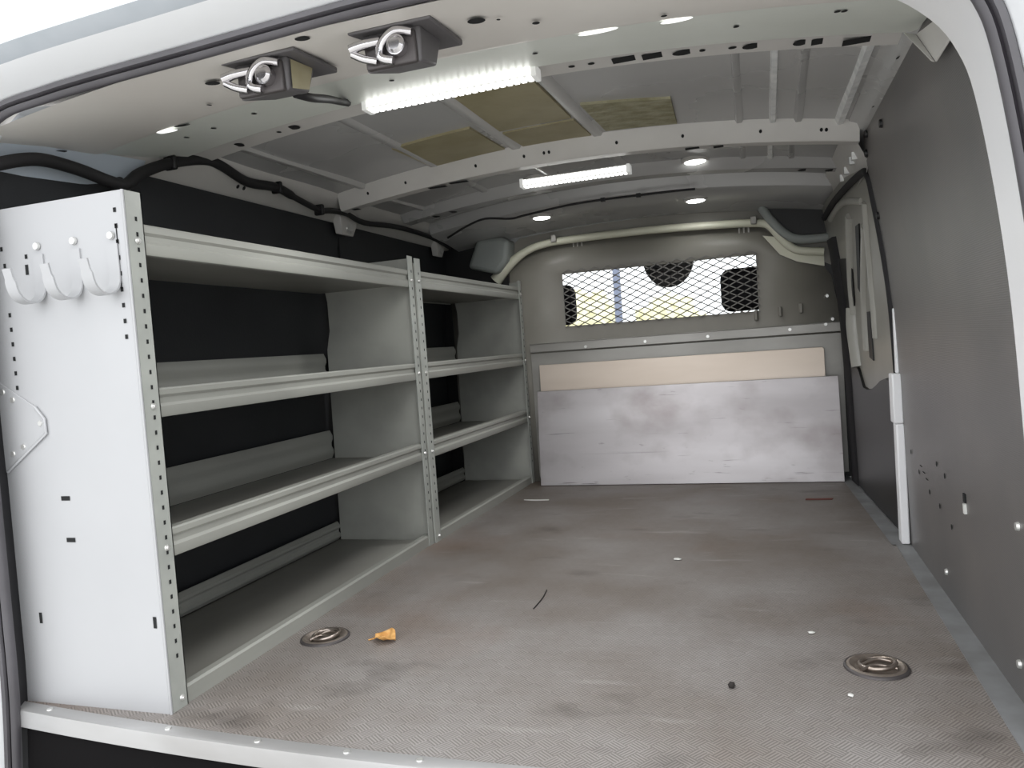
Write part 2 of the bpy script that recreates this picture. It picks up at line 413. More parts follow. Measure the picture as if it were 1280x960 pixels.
r2 = MB(); r2.loft([[(.300, y, 1.068), (.289, y, 1.082), (.279, y, 1.083), (.272, y, 1.076)] for y in [1.52 + k * .66 / 12 for k in range(13)]])
r2.build('rail_flange', M['ribbright'], o)

rl = MB()
yl = [1.16 + k * 2.02 / 20 for k in range(21)]
rl.loft([[(wl(1.04) - .01, y, 1.035), (-1.288, y, 1.040), (-1.262, y, 1.078), (-1.245, y, 1.086), (-1.23, y, 1.11), (-1.225, y, 1.14)] for y in yl])
for y in (1.72, 1.745, 2.05, 2.08): rl.disc((-1.273, y, 1.06), (0, 1, 0), (.56, 0, .83), .006, .006, 10, 1)
struct(rl.build('trim_4', [M['bow'], M['hole']], smooth=50), 'painted left roof side rail above the black liner', 'roof rail')

# rear header, inner panels swept across the van
def header_z(x): return 1.104 - .055 * (abs(x - XC) / .78) ** 2.4
hd = MB()
hx = [-1.34 + i * 1.62 / 40 for i in range(41)]
hd.loft([[(x, 1.012, header_z(x) - .030) for x in hx], [(x, 1.05, header_z(x) - .024) for x in hx], [(x, 1.16, header_z(x) - .010) for x in hx],
         [(x, 1.27, header_z(x) - .003) for x in hx], [(x, 1.288, header_z(x) + .002) for x in hx]], m=0)
def inner_z(x): return 1.143 - .062 * (abs(x - XC) / .78) ** 2
hd.loft([[(x, 1.288, header_z(x) + .002) for x in hx], [(x, 1.45, inner_z(x) - .010) for x in hx], [(x, 1.495, inner_z(x) - .005) for x in hx], [(x, 1.503, inner_z(x)) for x in hx]], m=1)
hd.loft([[(x, 1.503, inner_z(x)) for x in hx], [(x, 1.51, inner_z(x) + .006) for x in hx], [(x, 1.575, inner_z(x) + .002) for x in hx], [(x, 1.58, inner_z(x) + .04) for x in hx]], m=2)
def plate_hole(x, y, rx_, ry_, m=3):
    z = header_z(x) - .027 + .024 * (y - 1.012) / .258 - .0028
    hd.disc((x, y, z), (1, 0, 0), (0, 1, .09), rx_, ry_, 14, m)
for x, y, a, b in ((-1.284, 1.191, .014, .010), (-.866, 1.126, .013, .012), (-.662 + .03, 1.04, .012, .01), (-.381, 1.122, .014, .013), (-.304, 1.182, .006, .007), (-.115, 1.246, .005, .005),
                   (-.95, 1.22, .004, .006), (-.35, 1.135, .003, .004)):
    plate_hole(x, y, a, b)
def face_hole(x, t, rx_, ry_, m=3, sq=False):
    y0, z0 = 1.288, header_z(x) + .002; y1, z1 = 1.45, inner_z(x) - .010
    hd.disc((x, y0 + (y1 - y0) * t, z0 + (z1 - z0) * t - .002), (1, 0, 0), (0, y1 - y0, z1 - z0), rx_, ry_, 12, m, sq)
for x, t in ((-1.13, .5), (-1.06, .5), (-.95, .42), (-.645, .5), (-.36, .55), (-.01, .55), (.142, .28), (.152, .28)): face_hole(x, t, .005, .007)
for x, rxx in ((-1.12, .032), (-.228, .034), (.12 - .22, .026)):
    face_hole(x, .03, rxx, .012, 4, False)  # glowing patches painted for the highlights at the slot edges
face_hole(-1.075, .02, .02, .007)
def fl_hole(x, rx_, ry_, sq=False):
    hd.disc((x, 1.545, inner_z(x) + .0028), (1, 0, 0), (0, 1, -.06), rx_, ry_, 12, 3, sq)
for x, a, sq in ((-.33, .007, 0), (-.29, .007, 0), (-.22, .028, 1), (-.165, .024, 1), (-.11, .022, 0), (-.075, .006, 0), (-.02, .008, 0), (.015, .018, 0), (.10, .014, 0), (.13, .012, 1), (.21, .04, 1),
                 (-.98, .015, 0), (-1.02, .006, 0), (-1.13, .012, 0)):
    fl_hole(x, a, .013 if a > .01 else .006, bool(sq))
struct(hd.build('trim_5', [M['paintwarm'], M['paint'], M['bow'], M['hole'], M['slotglint']], smooth=25), 'off white rear roof header with punched holes', 'roof header')

# gusset at the right end of the header
g = MB()
g.prism([(.268, 1.43, 1.050), (.280, 1.25, 1.02), (.2815, 1.25, .985), (.2735, 1.33, .972)], (.003, 0, 0))
g.prism([(.250, 1.43, 1.056), (.268, 1.43, 1.050), (.2735, 1.33, .972), (.268, 1.33, .975)], (0, .003, .0))
struct(g.build('trim_6', M['bow'], bevel=.002), 'small folded gusset at the right end of the rear header', 'gusset')

# door opening frame: swept along the rear aperture
PATH = [(-1.318, -.14), (-1.303, .03), (-1.300, .2), (-1.298, .40), (-1.297, .62), (-1.29, .80), (-1.275, .93), (-1.245, 1.005), (-1.19, 1.042), (-1.09, 1.053), (-.99, 1.059), (-.80, 1.066), (-.60, 1.074),
        (-.474, 1.077), (-.28, 1.074), (-.06, 1.062), (.08, 1.046), (.17, 1.02), (.225, .978), (.252, .935), (.268, .88), (.286, .754), (.300, .60), (.309, .40), (.316, .2), (.322, 0), (.326, -.14)]
PP = spline([Vector((x, 0, z)) for x, z in PATH], 4)
NN = []
for i, p in enumerate(PP):
    t = (PP[min(i + 1, len(PP) - 1)] - PP[max(i - 1, 0)]).normalized()
    NN.append(Vector((-t.z, 0, t.x)))          # outward of the opening
def ring(off, y):
    r = []
    for p, n in zip(PP, NN):
        yy_ = y
        if y > 1.02 and p.x < XC: yy_ = 1.02 + (y - 1.02) * max(.15, min(1, (p.x + 1.20) / .12))
        r.append((p.x + n.x * off, yy_, p.z + n.z * off))
    return r
fr = MB()
fr.loft([ring(.002, 1.0), ring(.006, 1.012), ring(.020, 1.10), ring(.028, 1.215), ring(.05, 1.23)], m=0)
for k_, f_ in enumerate(fr.f):
    c_ = sum((Vector(fr.v[i_]) for i_ in f_), Vector()) / len(f_)
    if c_.x < -1.2 and c_.z < .88: fr.mi[k_] = 3  # lower left jamb blackened to read as a dark gap
fr.loft([ring(.012, .992), ring(.018, .975), ring(.024, .955), ring(.036, .93)], m=1)
fr.loft([ring(.036, .93), ring(.044, .917), ring(.052, .908)], m=2)
fr.loft([ring(.052, .908), ring(.056, .912), ring(.060, .93), ring(.064, 1.2)], m=2)
wall_frame = struct(fr.build('wall_rear', [M['pillar'], M['body'], M['gutter'], M['blackrub']], smooth=50), 'white painted rear door frame around the load opening', 'door frame')
sl2 = MB()
def pt(i, off, y): p, n = PP[i], NN[i]; return Vector((p.x + n.x * off, y, p.z + n.z * off))
ri = []
for i in range(len(PP)):
    ri.append([pt(i, -.004, 1.004), pt(i, -.008, .998), pt(i, -.007, .990), pt(i, -.001, .986), pt(i, .003, .990), pt(i, .005, .983), pt(i, .012, .982), pt(i, .016, .988), pt(i, .010, 1.004)])
sl2.loft(ri, True, 0, True)
sl2.loft([ring(-.0005, .9845), ring(.003, .989)], m=1)
struct(sl2.build('trim_7', [M['sealblue'], M['sealdark']], smooth=50), 'dark rubber weather strip around the rear opening', 'door seal')

# roof bows
def bow(yc, w, h, x0, x1, name, mt, drop=0):
    b = MB(); X = [x0 + (x1 - x0) * i / 40 for i in range(41)]
    b.loft([[(x, yc - w * .95, roofz(x) + .01) for x in X], [(x, yc - w * .80, bowz(x) + h * .85 - drop) for x in X], [(x, yc - w * .5, bowz(x) + .004 - drop) for x in X], [(x, yc - w * .42, bowz(x) - drop) for x in X],
            [(x, yc + w * .42, bowz(x) - drop) for x in X], [(x, yc + w * .5, bowz(x) + .006 - drop) for x in X], [(x, yc + w * .7, roofz(x) + .01) for x in X]])
    return b, X
b, X = bow(2.195, .044, .05, -1.235, .268, 'x', None)
for x, m_ in ((-1.13, 1), (-1.0, 1), (-.77, 1), (-.62, 1), (-.56, 1), (-.545, 1), (-.35, 1), (-.17, 1), (.03, 1), (.178, 1), (.19, 1)):
    b.disc((x, 2.1635, bowz(x) + .026), (1, 0, 0), (0, -.012, .035), .004, .005, 10, 1)
for x, w_ in ((-.86, .05), (-.93, .05), (-.14, .028), (-.075, .018), (-1.2, .02)):
    b.disc((x, 2.197, bowz(x) - .0008), (1, 0, 0), (0, 1, 0), w_, .012, 10, 1, True)
struct(b.build('trim_8', [M['bow'], M['hole']], smooth=25), 'pale painted middle roof bow crossing the ceiling', 'roof bow')
b, X = bow(2.66, .07, .03, -1.235, .268, 'x', None, -.022)
for x in (-1.12, -1.05, .16, .24): b.disc((x, 2.66, bowz(x) + .021), (1, 0, 0), (0, 1, 0), .018, .02, 10, 1)
struct(b.build('trim_9', [M['roof'], M['hole']], smooth=25), 'shallow grey roof bow ahead of the middle bow', 'roof bow')
# front header: flat grey panel and its dark rear edge
fh = MB(); X = [-1.24 + 1.51 * i / 40 for i in range(41)]
fh.loft([[(x, 2.86, roofz(x) + .01) for x in X], [(x, 2.88, bowz(x) + .012) for x in X], [(x, 2.90, bowz(x) + .003) for x in X], [(x, 3.05, bowz(x) - .010) for x in X], [(x, 3.19, bowz(x) - .030) for x in X]], m=0)
struct(fh.build('trim_10', [M['roof']], smooth=25), 'grey front roof header above the partition', 'roof header')

# ------------------------------------------------------------------ cab shell beyond the partition, outer body
sh = MB()
zso = [-.30, 0, .4, .62, .754, .9, .974, 1.03, 1.10]
def shell_ring(y, o=.07, side=1):
    return [((wx(z) + o) if side > 0 else (wl(z) - o), y, z) for z in zso]
for side in (1, -1):
    sh.loft([shell_ring(y, .075, side) for y in (1.15, 2.0, 3.0, 3.4)])
    for z0, z1 in ((-.30, .58),):
        xo = (lambda z: wx(z) + .075) if side > 0 else (lambda z: wl(z) - .075)
        sh.loft([[(xo(z), y, z) for z in (-.3, 0, .3, .58)] for y in (3.4, 4.0, 4.9)])
roofx = [-1.40 + i * 1.78 / 20 for i in range(21)]
sh.loft([[(x, y, roofz(x) + .035) for x in roofx] for y in (1.15, 1.6, 2.4, 3.2, 4.05)])
for side in (1, -1):
    xo = (lambda z: wx(z) + .075) if side > 0 else (lambda z: wl(z) - .075)
    sh.loft([[(xo(1.06), y, 1.06), (xo(1.1) - side * .01, y, 1.12), (XC + side * .80, y, roofz(XC + side * .80) + .035), (XC + side * .70, y, roofz(XC + side * .70) + .036)] for y in (1.15, 2, 3, 4.05)])
    sh.loft([[(xo(z), y, z) for z in (.5, .62, .754, .9, .974, 1.03, 1.1)] for y in (3.38, 3.8, 4.45)])
    # A pillar
    sh.tube([(xo(.6), 4.75, .60), (xo(.9) - side * .04, 4.35, .90), (xo(1.05) - side * .06, 4.05, 1.12)], .035, 8, smooth=False)
sh.box(-1.42, .42, 1.12, 4.9, -.34, -.05)
sh.box(-1.40, .40, 4.80, 4.95, -.3, .60)
struct(sh.build('wall_outside', M['body'], smooth=40), 'white outer body shell of the van', 'van body')
cf = MB()
cf.box(-1.38, .37, 3.26, 4.85, -.049, -.02)
cf.loft([[(x, 3.24, bowz(x) - .012) for x in X], [(x, 3.5, bowz(x) - .012) for x in X], [(x, 4.02, bowz(x) - .02) for x in X]])
struct(cf.build('floor_cab', M['black']), 'dark cab floor and headlining beyond the partition', 'cab lining')
db = MB()
db.loft([[(x, 4.30, .20), (x, 4.28, .50), (x, 4.34, .57), (x, 4.5, .60), (x, 4.78, .605)] for x in (-1.38, -.5, .36)])
struct(db.build('trim_11', M['black'], smooth=50), 'black dashboard beyond the partition window', 'dashboard')
ws = MB()
ws.loft([[(XC + s_ * (.90 - .10 * t), 4.78 - .72 * t, .60 + .52 * t + .012 * (1 - abs(s_))) for s_ in (-1, -.5, 0, .5, 1)] for t in (0, .33, .66, 1)])
struct(ws.build('window_1', M['glass'], smooth=60), 'windscreen seen through the mesh of the partition', 'windscreen')

# bumper and ground
bu = MB()
bu.loft([[(x, rear_edge(x) + dy, z) for dy, z in ((.012, -.03), (.004, -.12), (-.05, -.16), (-.08, -.18), (-.09, -.24), (-.09, -.36), (0, -.40), (.03, -.38), (.03, -.04))] for x in [-1.30 + i * 1.62 / 20 for i in range(21)]], True, 0, True)
M['bumper'] = mat('dull_black_bumper', (16, 15, 16), 0.9, spec=.1)
tag(bu.build('bumper', M['bumper'], smooth=40), 'black plastic rear bumper step below the aluminium sill', 'bumper')
gr = MB(); gr.add([(-30, -30, -.62), (30, -30, -.62), (30, 40, -.62), (-30, 40, -.62)], [(0, 1, 2, 3)])
struct(gr.build('ground', M['asphalt']), 'pale concrete ground around the van', 'ground')

# ------------------------------------------------------------------ sliding side door (right, ahead of the liner)
def dx(y, z):
    t = max(0, min(1, (y - 2.2) / .95))
    return wx(z) + .006 - .042 * t
d = MB()
dz = [.005, .1, .2, .3, .40, .5, .62, .7, .754, .83, .9, .974, 1.04]
dys = [2.21 + k * .95 / 10 for k in range(11)]
d.loft([[(dx(y, z), y, z) for z in dz] for y in dys])
d1 = struct(d.build('door_1', M['doorpaint'], smooth=50), 'sliding side door with bare painted inner pressing and black lower panel', 'sliding door')
def on_door(pts, off, m=0, th=.008):
    q = MB(); vs = [Vector((dx(y, z) - off, y, z)) for y, z in pts]; q.prism(vs, (th, 0, 0), m); return q
def door_patch(y0, y1, z0, z1, off, th=.01, n=8):
    q = MB()
    Y = [y0 + (y1 - y0) * k / n for k in range(n + 1)]; Z = [z0 + (z1 - z0) * k / n for k in range(n + 1)]
    q.loft([[(dx(y, z) - off, y, z) for z in Z] for y in Y])
    for a, bb in ((0, 1),):
        pass
    q.loft([[(dx(y0, z) - off, y0, z) for z in Z], [(dx(y0, z) + th, y0, z) for z in Z]])
    q.loft([[(dx(y1, z) - off, y1, z) for z in Z], [(dx(y1, z) + th, y1, z) for z in Z]])
    q.loft([[(dx(y, z0) - off, y, z0) for y in Y], [(dx(y, z0) + th, y, z0) for y in Y]])
    q.loft([[(dx(y, z1) - off, y, z1) for y in Y], [(dx(y, z1) + th, y, z1) for y in Y]])
    return q
lp = MB()
Y = [2.23 + k * .90 / 12 for k in range(13)]
def lptop(t): return .40 + .035 * math.sin(t * 9) * (1 - t) - .02 * t + (.05 if t > .62 else 0)
rows = []
for k, y in enumerate(Y):
    zt = lptop(k / 12); rows.append([(dx(y, zt * j / 6) - .008, y, max(.006, zt * j / 6)) for j in range(7)] + [(dx(y, zt) + .004, y, zt + .004)])
lp.loft(rows); lp.build('door_lower_panel', M['blackpanel'], d1, smooth=50)
# raised ribs and a pale upright pressing
for pts, w in ((((2.42, .86), (2.62, .66), (2.66, .50)), .016), (((2.36, .92), (2.46, .74), (2.50, .54)), .013), (((2.62, .92), (2.80, .74), (2.84, .62)), .018), (((2.40, .93), (2.7, .975), (3.0, .965)), .012)):
    q = MB(); q.tube([(dx(y, z) + .002, y, z) for y, z in pts], w, 8); q.build('door_rib', M['doorlight'], d1, smooth=60)
q = MB(); q.tube([(dx(2.86, .62) + .004, 2.86, .64), (dx(2.86, .55), 2.86, .57), (dx(2.84, .46) + .004, 2.84, .44)], .03, 10); q.build('door_pull_pressing', M['doorlight'], d1, smooth=60)
# black cut-outs and front edge seal
for pts in (((2.74, .80), (2.98, .82), (3.0, .62), (2.9, .58), (2.80, .66)), ((2.50, .88), (2.56, .88), (2.70, .70), (2.66, .68)), ((2.55, .62), (2.60, .62), (2.62, .48), (2.56, .47))):
    on_door(pts, .004, 0, .006).build('door_cutout', M['black'], d1)
q = MB(); q.loft([[(dx(y, z) - o, y, z) for y, o in ((2.97, -.002), (2.985, .012), (3.09, .016), (3.16, .004))] for z in dz[:-2]]); q.build('door_front_seal', M['blackrub'], d1, smooth=50)
q = MB(); q.tube([(dx(2.225, z) - .004, 2.225, z) for z in (.42, .62, .754, .9, .97)] + [(dx(2.34, .99) - .006, 2.34, .992), (dx(2.8, .99) - .006, 2.8, 1.0), (dx(3.1, .99) - .004, 3.1, .985)], .011, 8)
q.build('door_top_seal', M['blackrub'], d1, smooth=60)
# pale upright at the rear edge of the doorway
q = MB()
q.box(.321, .342, 2.19, 2.235, .003, .32); q.box(.316, .340, 2.185, 2.24, .32, .45); q.box(.329, .3385, 2.20, 2.235, .45, .62)
struct(q.build('trim_12', M['pillar'], bevel=.004), 'white painted door pillar strip between liner and sliding door', 'door pillar')
q = MB()
q.loft([[(.285, y, .975), (.290, y, 1.0), (.262, y, 1.06), (.24, y, 1.10)] for y in (2.2, 2.4, 2.8, 3.18)])
for y in (2.3, 2.36, 2.5, 2.62): q.box(.262, .280, y, y + .02, 1.03, 1.05, 1)
struct(q.build('trim_13', [M['bow'], M['ribbright']]), 'grey door track rail above the sliding door', 'door track')

# ------------------------------------------------------------------ PARTITION (bulkhead with mesh window)
BY = 3.2
part = thing('partition', 'taupe grey steel partition across the van with expanded mesh window', 'partition', (-.45, BY, 0))
outline = [(-1.30, 0), (.283, 0), (.298, .39), (.300, .60), (.270, .78), (.235, .83), (.20, .84), (.05, .97), (.02, .992), (-.10, 1.002), (-.40, 1.012), (-.70, 1.018), (-.80, 1.016), (-.88, 1.004), (-.97, .972), (-1.06, .91), (-1.30, .87)]
WIN = (-.785, .000, .664, .885)
bm = bmesh.new()
pv = [bm.verts.new((x, BY, z)) for x, z in outline]
wv = [bm.verts.new((x, BY, z)) for x, z in ((WIN[0], WIN[2]), (WIN[1], WIN[2]), (WIN[1], WIN[3]), (WIN[0], WIN[3]))]
es = [bm.edges.new((pv[i], pv[(i + 1) % len(pv)])) for i in range(len(pv))] + [bm.edges.new((wv[i], wv[(i + 1) % 4])) for i in range(4)]
bmesh.ops.triangle_fill(bm, use_beauty=True, edges=es)
kill = [f for f in bm.faces if all(WIN[0] - 1e-4 <= v.co.x <= WIN[1] + 1e-4 and WIN[2] - 1e-4 <= v.co.z <= WIN[3] + 1e-4 for v in f.verts)]
bmesh.ops.delete(bm, geom=kill, context='FACES_ONLY')
pm = MB(); bm.verts.index_update()
pm.add([v.co.copy() for v in bm.verts], [[v.index for v in f.verts] for f in bm.faces]); bm.free()
pm.build('panel', M['taupe'], part, smooth=1, solid=.004)
# mesh: diamond lattice of thin twisted strands with a scalloped edge
ms = MB()
cw, ch = .0565, .0285
nx = int((WIN[1] - WIN[0]) / cw) + 2; nz = int((WIN[3] - WIN[2]) / (ch / 2)) + 2
def strand(a, b_):
    a = Vector(a); b_ = Vector(b_); dr = (b_ - a); nrm = Vector((-dr.z, 0, dr.x)).normalized() * .0021
    ms.prism([a - nrm, b_ - nrm, b_ + nrm, a + nrm], (0, .003, 0))
for j in range(nz):
    for i in range(-1, nx + 1):
        xc = WIN[0] + (i + (.5 if j % 2 else 0)) * cw; zc = WIN[2] - .004 + j * ch / 2
        for sx_ in (-1, 1):
            a = (xc, BY - .007, zc); b_ = (xc + sx_ * cw / 2, BY - .007, zc + ch / 2)
            if WIN[0] - .006 < b_[0] < WIN[1] + .02 and WIN[0] - .006 < a[0] < WIN[1] + .02: strand(a, b_)
ms.build('mesh_screen', M['meshsteel'], part)
# strips above and below the window, flange, tabs and rivets
f1 = MB(); f1.box(-.945, .298, BY - .022, BY - .003, .562, .598); f1.box(-.945, .298, BY - .026, BY - .003, .596, .600)
f1.build('flange', M['taupelight'], part, bevel=.002)
f2 = MB(); f2.box(-.945, .296, BY - .012, BY - .003, .02, .556); f2.build('lower_panel', M['taupelight'], part)
for x, z in ((-.012, .645), (.078, .653), (.155, .660)):
    t = MB(); t.box(x - .007, x + .007, BY - .014, BY - .002, z - .018, z + .022); t.build('tab', M['taupe'], part, bevel=.004)
for x, z in ((-.7, .572), (-.45, .576), (-.2, .578), (.11, .582), (.24, .592), (.25, .70), (.265, .61)):
    t = MB(); t.cyl((x, BY - .028, z), (x, BY - .002, z), .006, .008, 10); t.build('rivet', M['bolt'], part)
for x0, z0 in ((-.73, .995), (-.06, .975)):
    for k in range(3):
        t = MB(); t.box(x0 + k * .018, x0 + k * .018 + .006, BY - .005, BY - .001, z0, z0 + .02); t.build('slot', M['taupelight'], part)
# cream tube frame round the top of the partition
tb = MB()
tb.tube([(-1.075, BY - .03, .885), (-1.01, BY - .03, .945), (-.93, BY - .03, .995), (-.84, BY - .03, 1.018), (-.70, BY - .03, 1.024), (-.40, BY - .03, 1.024), (-.10, BY - .03, 1.012), (.02, BY - .03, 1.002), (.06, BY - .03, .985), (.10, BY - .03, .93), (.15, BY - .03, .885), (.22, BY - .03, .872), (.247, BY - .03, .868)],
        lambda t: .016 + .012 * max(0, 1 - t * 6), 10)
tb.build('top_frame', M['cream'], part, smooth=60)
cp = MB(); cp.prism([(.03, BY - .012, .955), (.075, BY - .012, .945), (.14, BY - .012, .88), (.248, BY - .012, .862), (.248, BY - .012, .815), (.15, BY - .012, .842), (.09, BY - .012, .875)], (0, .006, 0))
cp.build('corner_plate', M['cream'], part)
for x, z in ((-.80, 1.03), (.0, 1.01)):
    t = MB(); t.box(x - .012, x + .012, BY - .055, BY - .03, z - .012, z + .02); t.build('clamp', M['taupelight'], part, bevel=.004)
# taupe roof frame behind the tube
tf = MB()
tops = [(-1.06, .93), (-1.0, 1.03), (-.96, 1.058), (-.7, 1.078), (-.4, 1.083), (-.1, 1.072), (.03, 1.058), (.10, .99), (.15, .94), (.21, .935), (.29, .93)]
bots = [(-1.08, .87), (-1.0, .93), (-.95, .97), (-.7, 1.0), (-.4, 1.0), (-.1, .99), (.02, .98), (.07, .94), (.12, .87), (.21, .85), (.29, .81)]
tf.loft([[(x, BY + .002, z) for x, z in bots], [(x, BY + .001, z) for x, z in tops], [(x, BY + .10, z + .006) for x, z in tops]])
struct(tf.build('trim_14', M['taupe']), 'taupe cross frame between partition and front roof header', 'roof frame')
rr2 = MB(); rr2.loft([[(.25, BY + .006, 0), (.25, BY + .006, .4), (.25, BY + .006, .6), (.22, BY + .006, .8), (.22, BY + .006, .93)], [(.36, BY, 0), (.36, BY, .4), (.36, BY, .6), (.36, BY, .8), (.36, BY, .93)]])
struct(rr2.build('trim_15', M['black']), 'dark gap filler between partition and sliding door', 'trim')
lf = MB(); lf.loft([[(-1.45, BY + .005, z), (-1.2, BY + .005, z)] for z in (0, .5, .93)])
struct(lf.build('trim_16', M['black']), 'dark trim at the left end of the partition', 'trim')

# plastic trims in the upper corners beside the partition
def rounded_slab(poly, y, depth, name, mt, lab, cat):
    q = MB(); q.prism([(x, y, z) for x, z in poly], (0, depth, 0)); o_ = q.build(name, mt, None, bevel=.018, smooth=60); o_.modifiers['bevel'].segments = 4
    return tag(o_, lab, cat)
rounded_slab([(-1.18, .945), (-1.05, .905), (-1.0, .96), (-.985, 1.045), (-1.02, 1.062), (-1.13, 1.06)], BY - .09, .12, 'pillar_trim', M['greyplastic'], 'grey plastic trim block at the top left end of the partition', 'plastic trim')
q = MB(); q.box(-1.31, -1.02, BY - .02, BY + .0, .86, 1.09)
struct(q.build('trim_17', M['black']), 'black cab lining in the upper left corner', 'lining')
# right: black opening with a grey lip
lip = thing('corner_trim', 'black trim pocket with pale grey lip at top right of the partition', 'plastic trim', (.17, BY - .05, .9))
q = MB(); q.prism([(.03, BY - .035, 1.075), (.075, BY - .035, 1.0), (.13, BY - .035, .95), (.17, BY - .035, .935), (.29, BY - .035, .94), (.29, BY - .035, 1.075)], (0, .03, 0)); q.build('pocket', M['black'], lip)
q = MB(); q.tube([(.03, BY - .05, 1.06), (.06, BY - .05, 1.01), (.105, BY - .05, .955), (.15, BY - .05, .925), (.22, BY - .05, .918), (.285, BY - .05, .92)], .017, 10); q.build('lip', M['greyplastic'], lip, smooth=60)

# ------------------------------------------------------------------ SHELVING
FX, BX = -1.0, -1.337
LEV = ((.795, .848), (.512, .563), (.265, .316))
def shelf_mesh(y0, y1, zb, zt, back_h, fx, bx, base=False):
    q = MB()
    zs_ = zb + .012
    q.box(bx + .012, fx - .004, y0, y1, zs_ - .0025, zs_ + .0005, 1)     # tray
    # front lip: pressed profile
    if base:
        P = [(fx, .0), (fx, .028), (fx - .004, .032), (fx - .020, .032), (fx - .020, .028), (fx - .005, .028), (fx - .005, .0)]
    else:
        P = [(fx - .016, zb), (fx - .002, zb), (fx, zb + .004), (fx, zb + .019), (fx - .005, zb + .024), (fx - .005, zb + .034), (fx, zb + .039), (fx, zt - .003), (fx - .003, zt), (fx - .022, zt), (fx - .022, zt - .006), (fx - .008, zt - .004), (fx - .010, zb + .006), (fx - .016, zb + .004)]
    q.loft([[(x, y, z) for x, z in P] for y in (y0, y1)], True, 0, True)
    return q
def back_lip(y0, y1, zb, h, bx):
    q = MB(); zs_ = zb + .012
    P = [(bx + .004, zs_)]
    for k, dxk in enumerate((0, .006, .006, 0, 0, .006, .006, 0)): P.append((bx + .006 + dxk, zs_ + h * (k + .5) / 8))
    P += [(bx + .004, zs_ + h), (bx + .001, zs_ + h), (bx + .001, zs_)]
    q.loft([[(x, y, z) for x, z in P] for y in (y0, y1)], True, 0, True); return q
def post_mesh(y0, y1, fx, z1, ret=.018, pitch=.0262):
    q = MB()
    q.box(fx - .0025, fx, y0, y1, 0, z1, 0)
    q.box(fx - ret, fx, y1 - .002, y1, 0, z1, 0)
    z = z1 - .02; k = 0
    while z > .08:
        if k not in (0,): q.disc((fx + .0006, (y0 + y1) / 2 + .002, z), (0, 1, 0), (0, 0, 1), .0025, .0037, 8, 1, True)
        z -= pitch; k += 1
    return q
def bolt(x, y, z, ax, parent, r=.006):
    q = MB(); a = Vector(ax); p = Vector((x, y, z)); q.cyl(p, p + a * .003, r, r * .8, 10); q.cyl(p + a * .003, p + a * .005, r * .6, r * .45, 8)
    return q.build('bolt', M['bolt'], parent)

def side_panel(y, th, fx, bx, z1, notch=True):
    q = MB(); P = [(fx - .002, 0), (fx - .002, z1), (bx + .03, z1)]
    if notch: P += [(bx + .012, z1 - .05), (bx + .022, z1 - .11), (bx + .022, z1 - .20), (bx + .008, z1 - .26)]
    else: P += [(bx, z1 - .05)]
    P += [(bx, 0)]
    q.prism([(x, y, z) for x, z in P], (0, th, 0)); return q

# near unit
u1 = thing('shelving_unit', 'grey steel shelving bay nearest the rear doors with white end panel and coat hooks', 'shelving', (-1.17, 1.042, 0), 'steel shelving bays along the left wall')
ep = MB(); ep.prism([(FX - .001, 1.042, 0), (FX - .001, 1.042, .900), (-1.30, 1.042, .900), (-1.352, 1.042, .62), (-1.352, 1.042, 0)], (0, .003, 0))
def ep_mark(x, z, rx_, rz_, sq=True): ep.disc((x, 1.0412, z), (1, 0, 0), (0, 0, 1), rx_, rz_, 10, 1, sq)
for k in range(9): ep_mark(-1.019 + (k > 0) * .0, .868 - k * .0262 * 1.02, .003, .0038)
for k in range(6): ep_mark(-1.276 + .0, .712 - k * .0262, .003, .0038)
for x, z in ((-1.224, .811), (-1.276, .80), (-1.28, .83)): ep_mark(x, z, .003, .0038)
ep_mark(-1.225, .788, .0035, .009)
ep_mark(-1.019, .79, .0011, .055)
for x, z, a, b_ in ((-1.189, .379, .010, .004), (-1.186, .304, .010, .004), (-1.276, .159, .0035, .010), (-1.009 - .008, .161, .0035, .010)): ep_mark(x, z, a, b_)
endp = ep.build('end_panel', [M['panel'], M['hole']], u1)
ef = MB(); ef.tube([(FX - .001, 1.0425, 0), (FX - .001, 1.0425, .45), (FX - .001, 1.0425, .9)], .0028, 6, smooth=False); ef.build('panel_edge', M['panel'], u1)
for hx_ in (-1.195, -1.112, -1.03):
    q = MB(); w = .0115
    pth = [Vector((0, 1.0405, .812)), Vector((0, 1.0405, .775)), Vector((0, 1.040, .752)), Vector((0, 1.033, .735)), Vector((0, 1.018, .726)), Vector((0, 1.000, .729)), Vector((0, .988, .742)), Vector((0, .982, .765)), Vector((0, .978, .782))]
    pth = spline(pth, 4); top_, bot_ = [], []
    rings_ = []
    for i, p in enumerate(pth):
        t = (pth[min(i + 1, len(pth) - 1)] - pth[max(i - 1, 0)]).normalized(); nn = Vector((0, -t.z, t.y)) * .0016
        ww = w * (1 if i < len(pth) - 5 else .8)
        rings_.append([Vector((hx_ - ww, p.y + nn.y, p.z + nn.z)), Vector((hx_ + ww, p.y + nn.y, p.z + nn.z)), Vector((hx_ + ww, p.y - nn.y, p.z - nn.z)), Vector((hx_ - ww, p.y - nn.y, p.z - nn.z))])
    q.loft(rings_, True, 0, True)
    q.build('coat_hook', M['panel'], endp, smooth=30)
    q = MB(); q.cyl((hx_, 1.0405, .826), (hx_, 1.036, .826), .007, .006, 12); q.build('bolt', M['bolt'], endp)
gp = MB(); gpo = [(-1.345, .61), (-1.236, .545), (-1.216, .522), (-1.215, .497), (-1.316, .429), (-1.345, .427)]
gp.prism([(x, 1.0395, z) for x, z in gpo], (0, .0025, 0)); gus = gp.build('gusset_plate', M['panel'], endp, bevel=.001)
ge = MB(); ge.tube([(x, 1.0385, z) for x, z in gpo[1:5]], .0026, 6, smooth=False); ge.build('rolled_edge', M['panel'], gus)
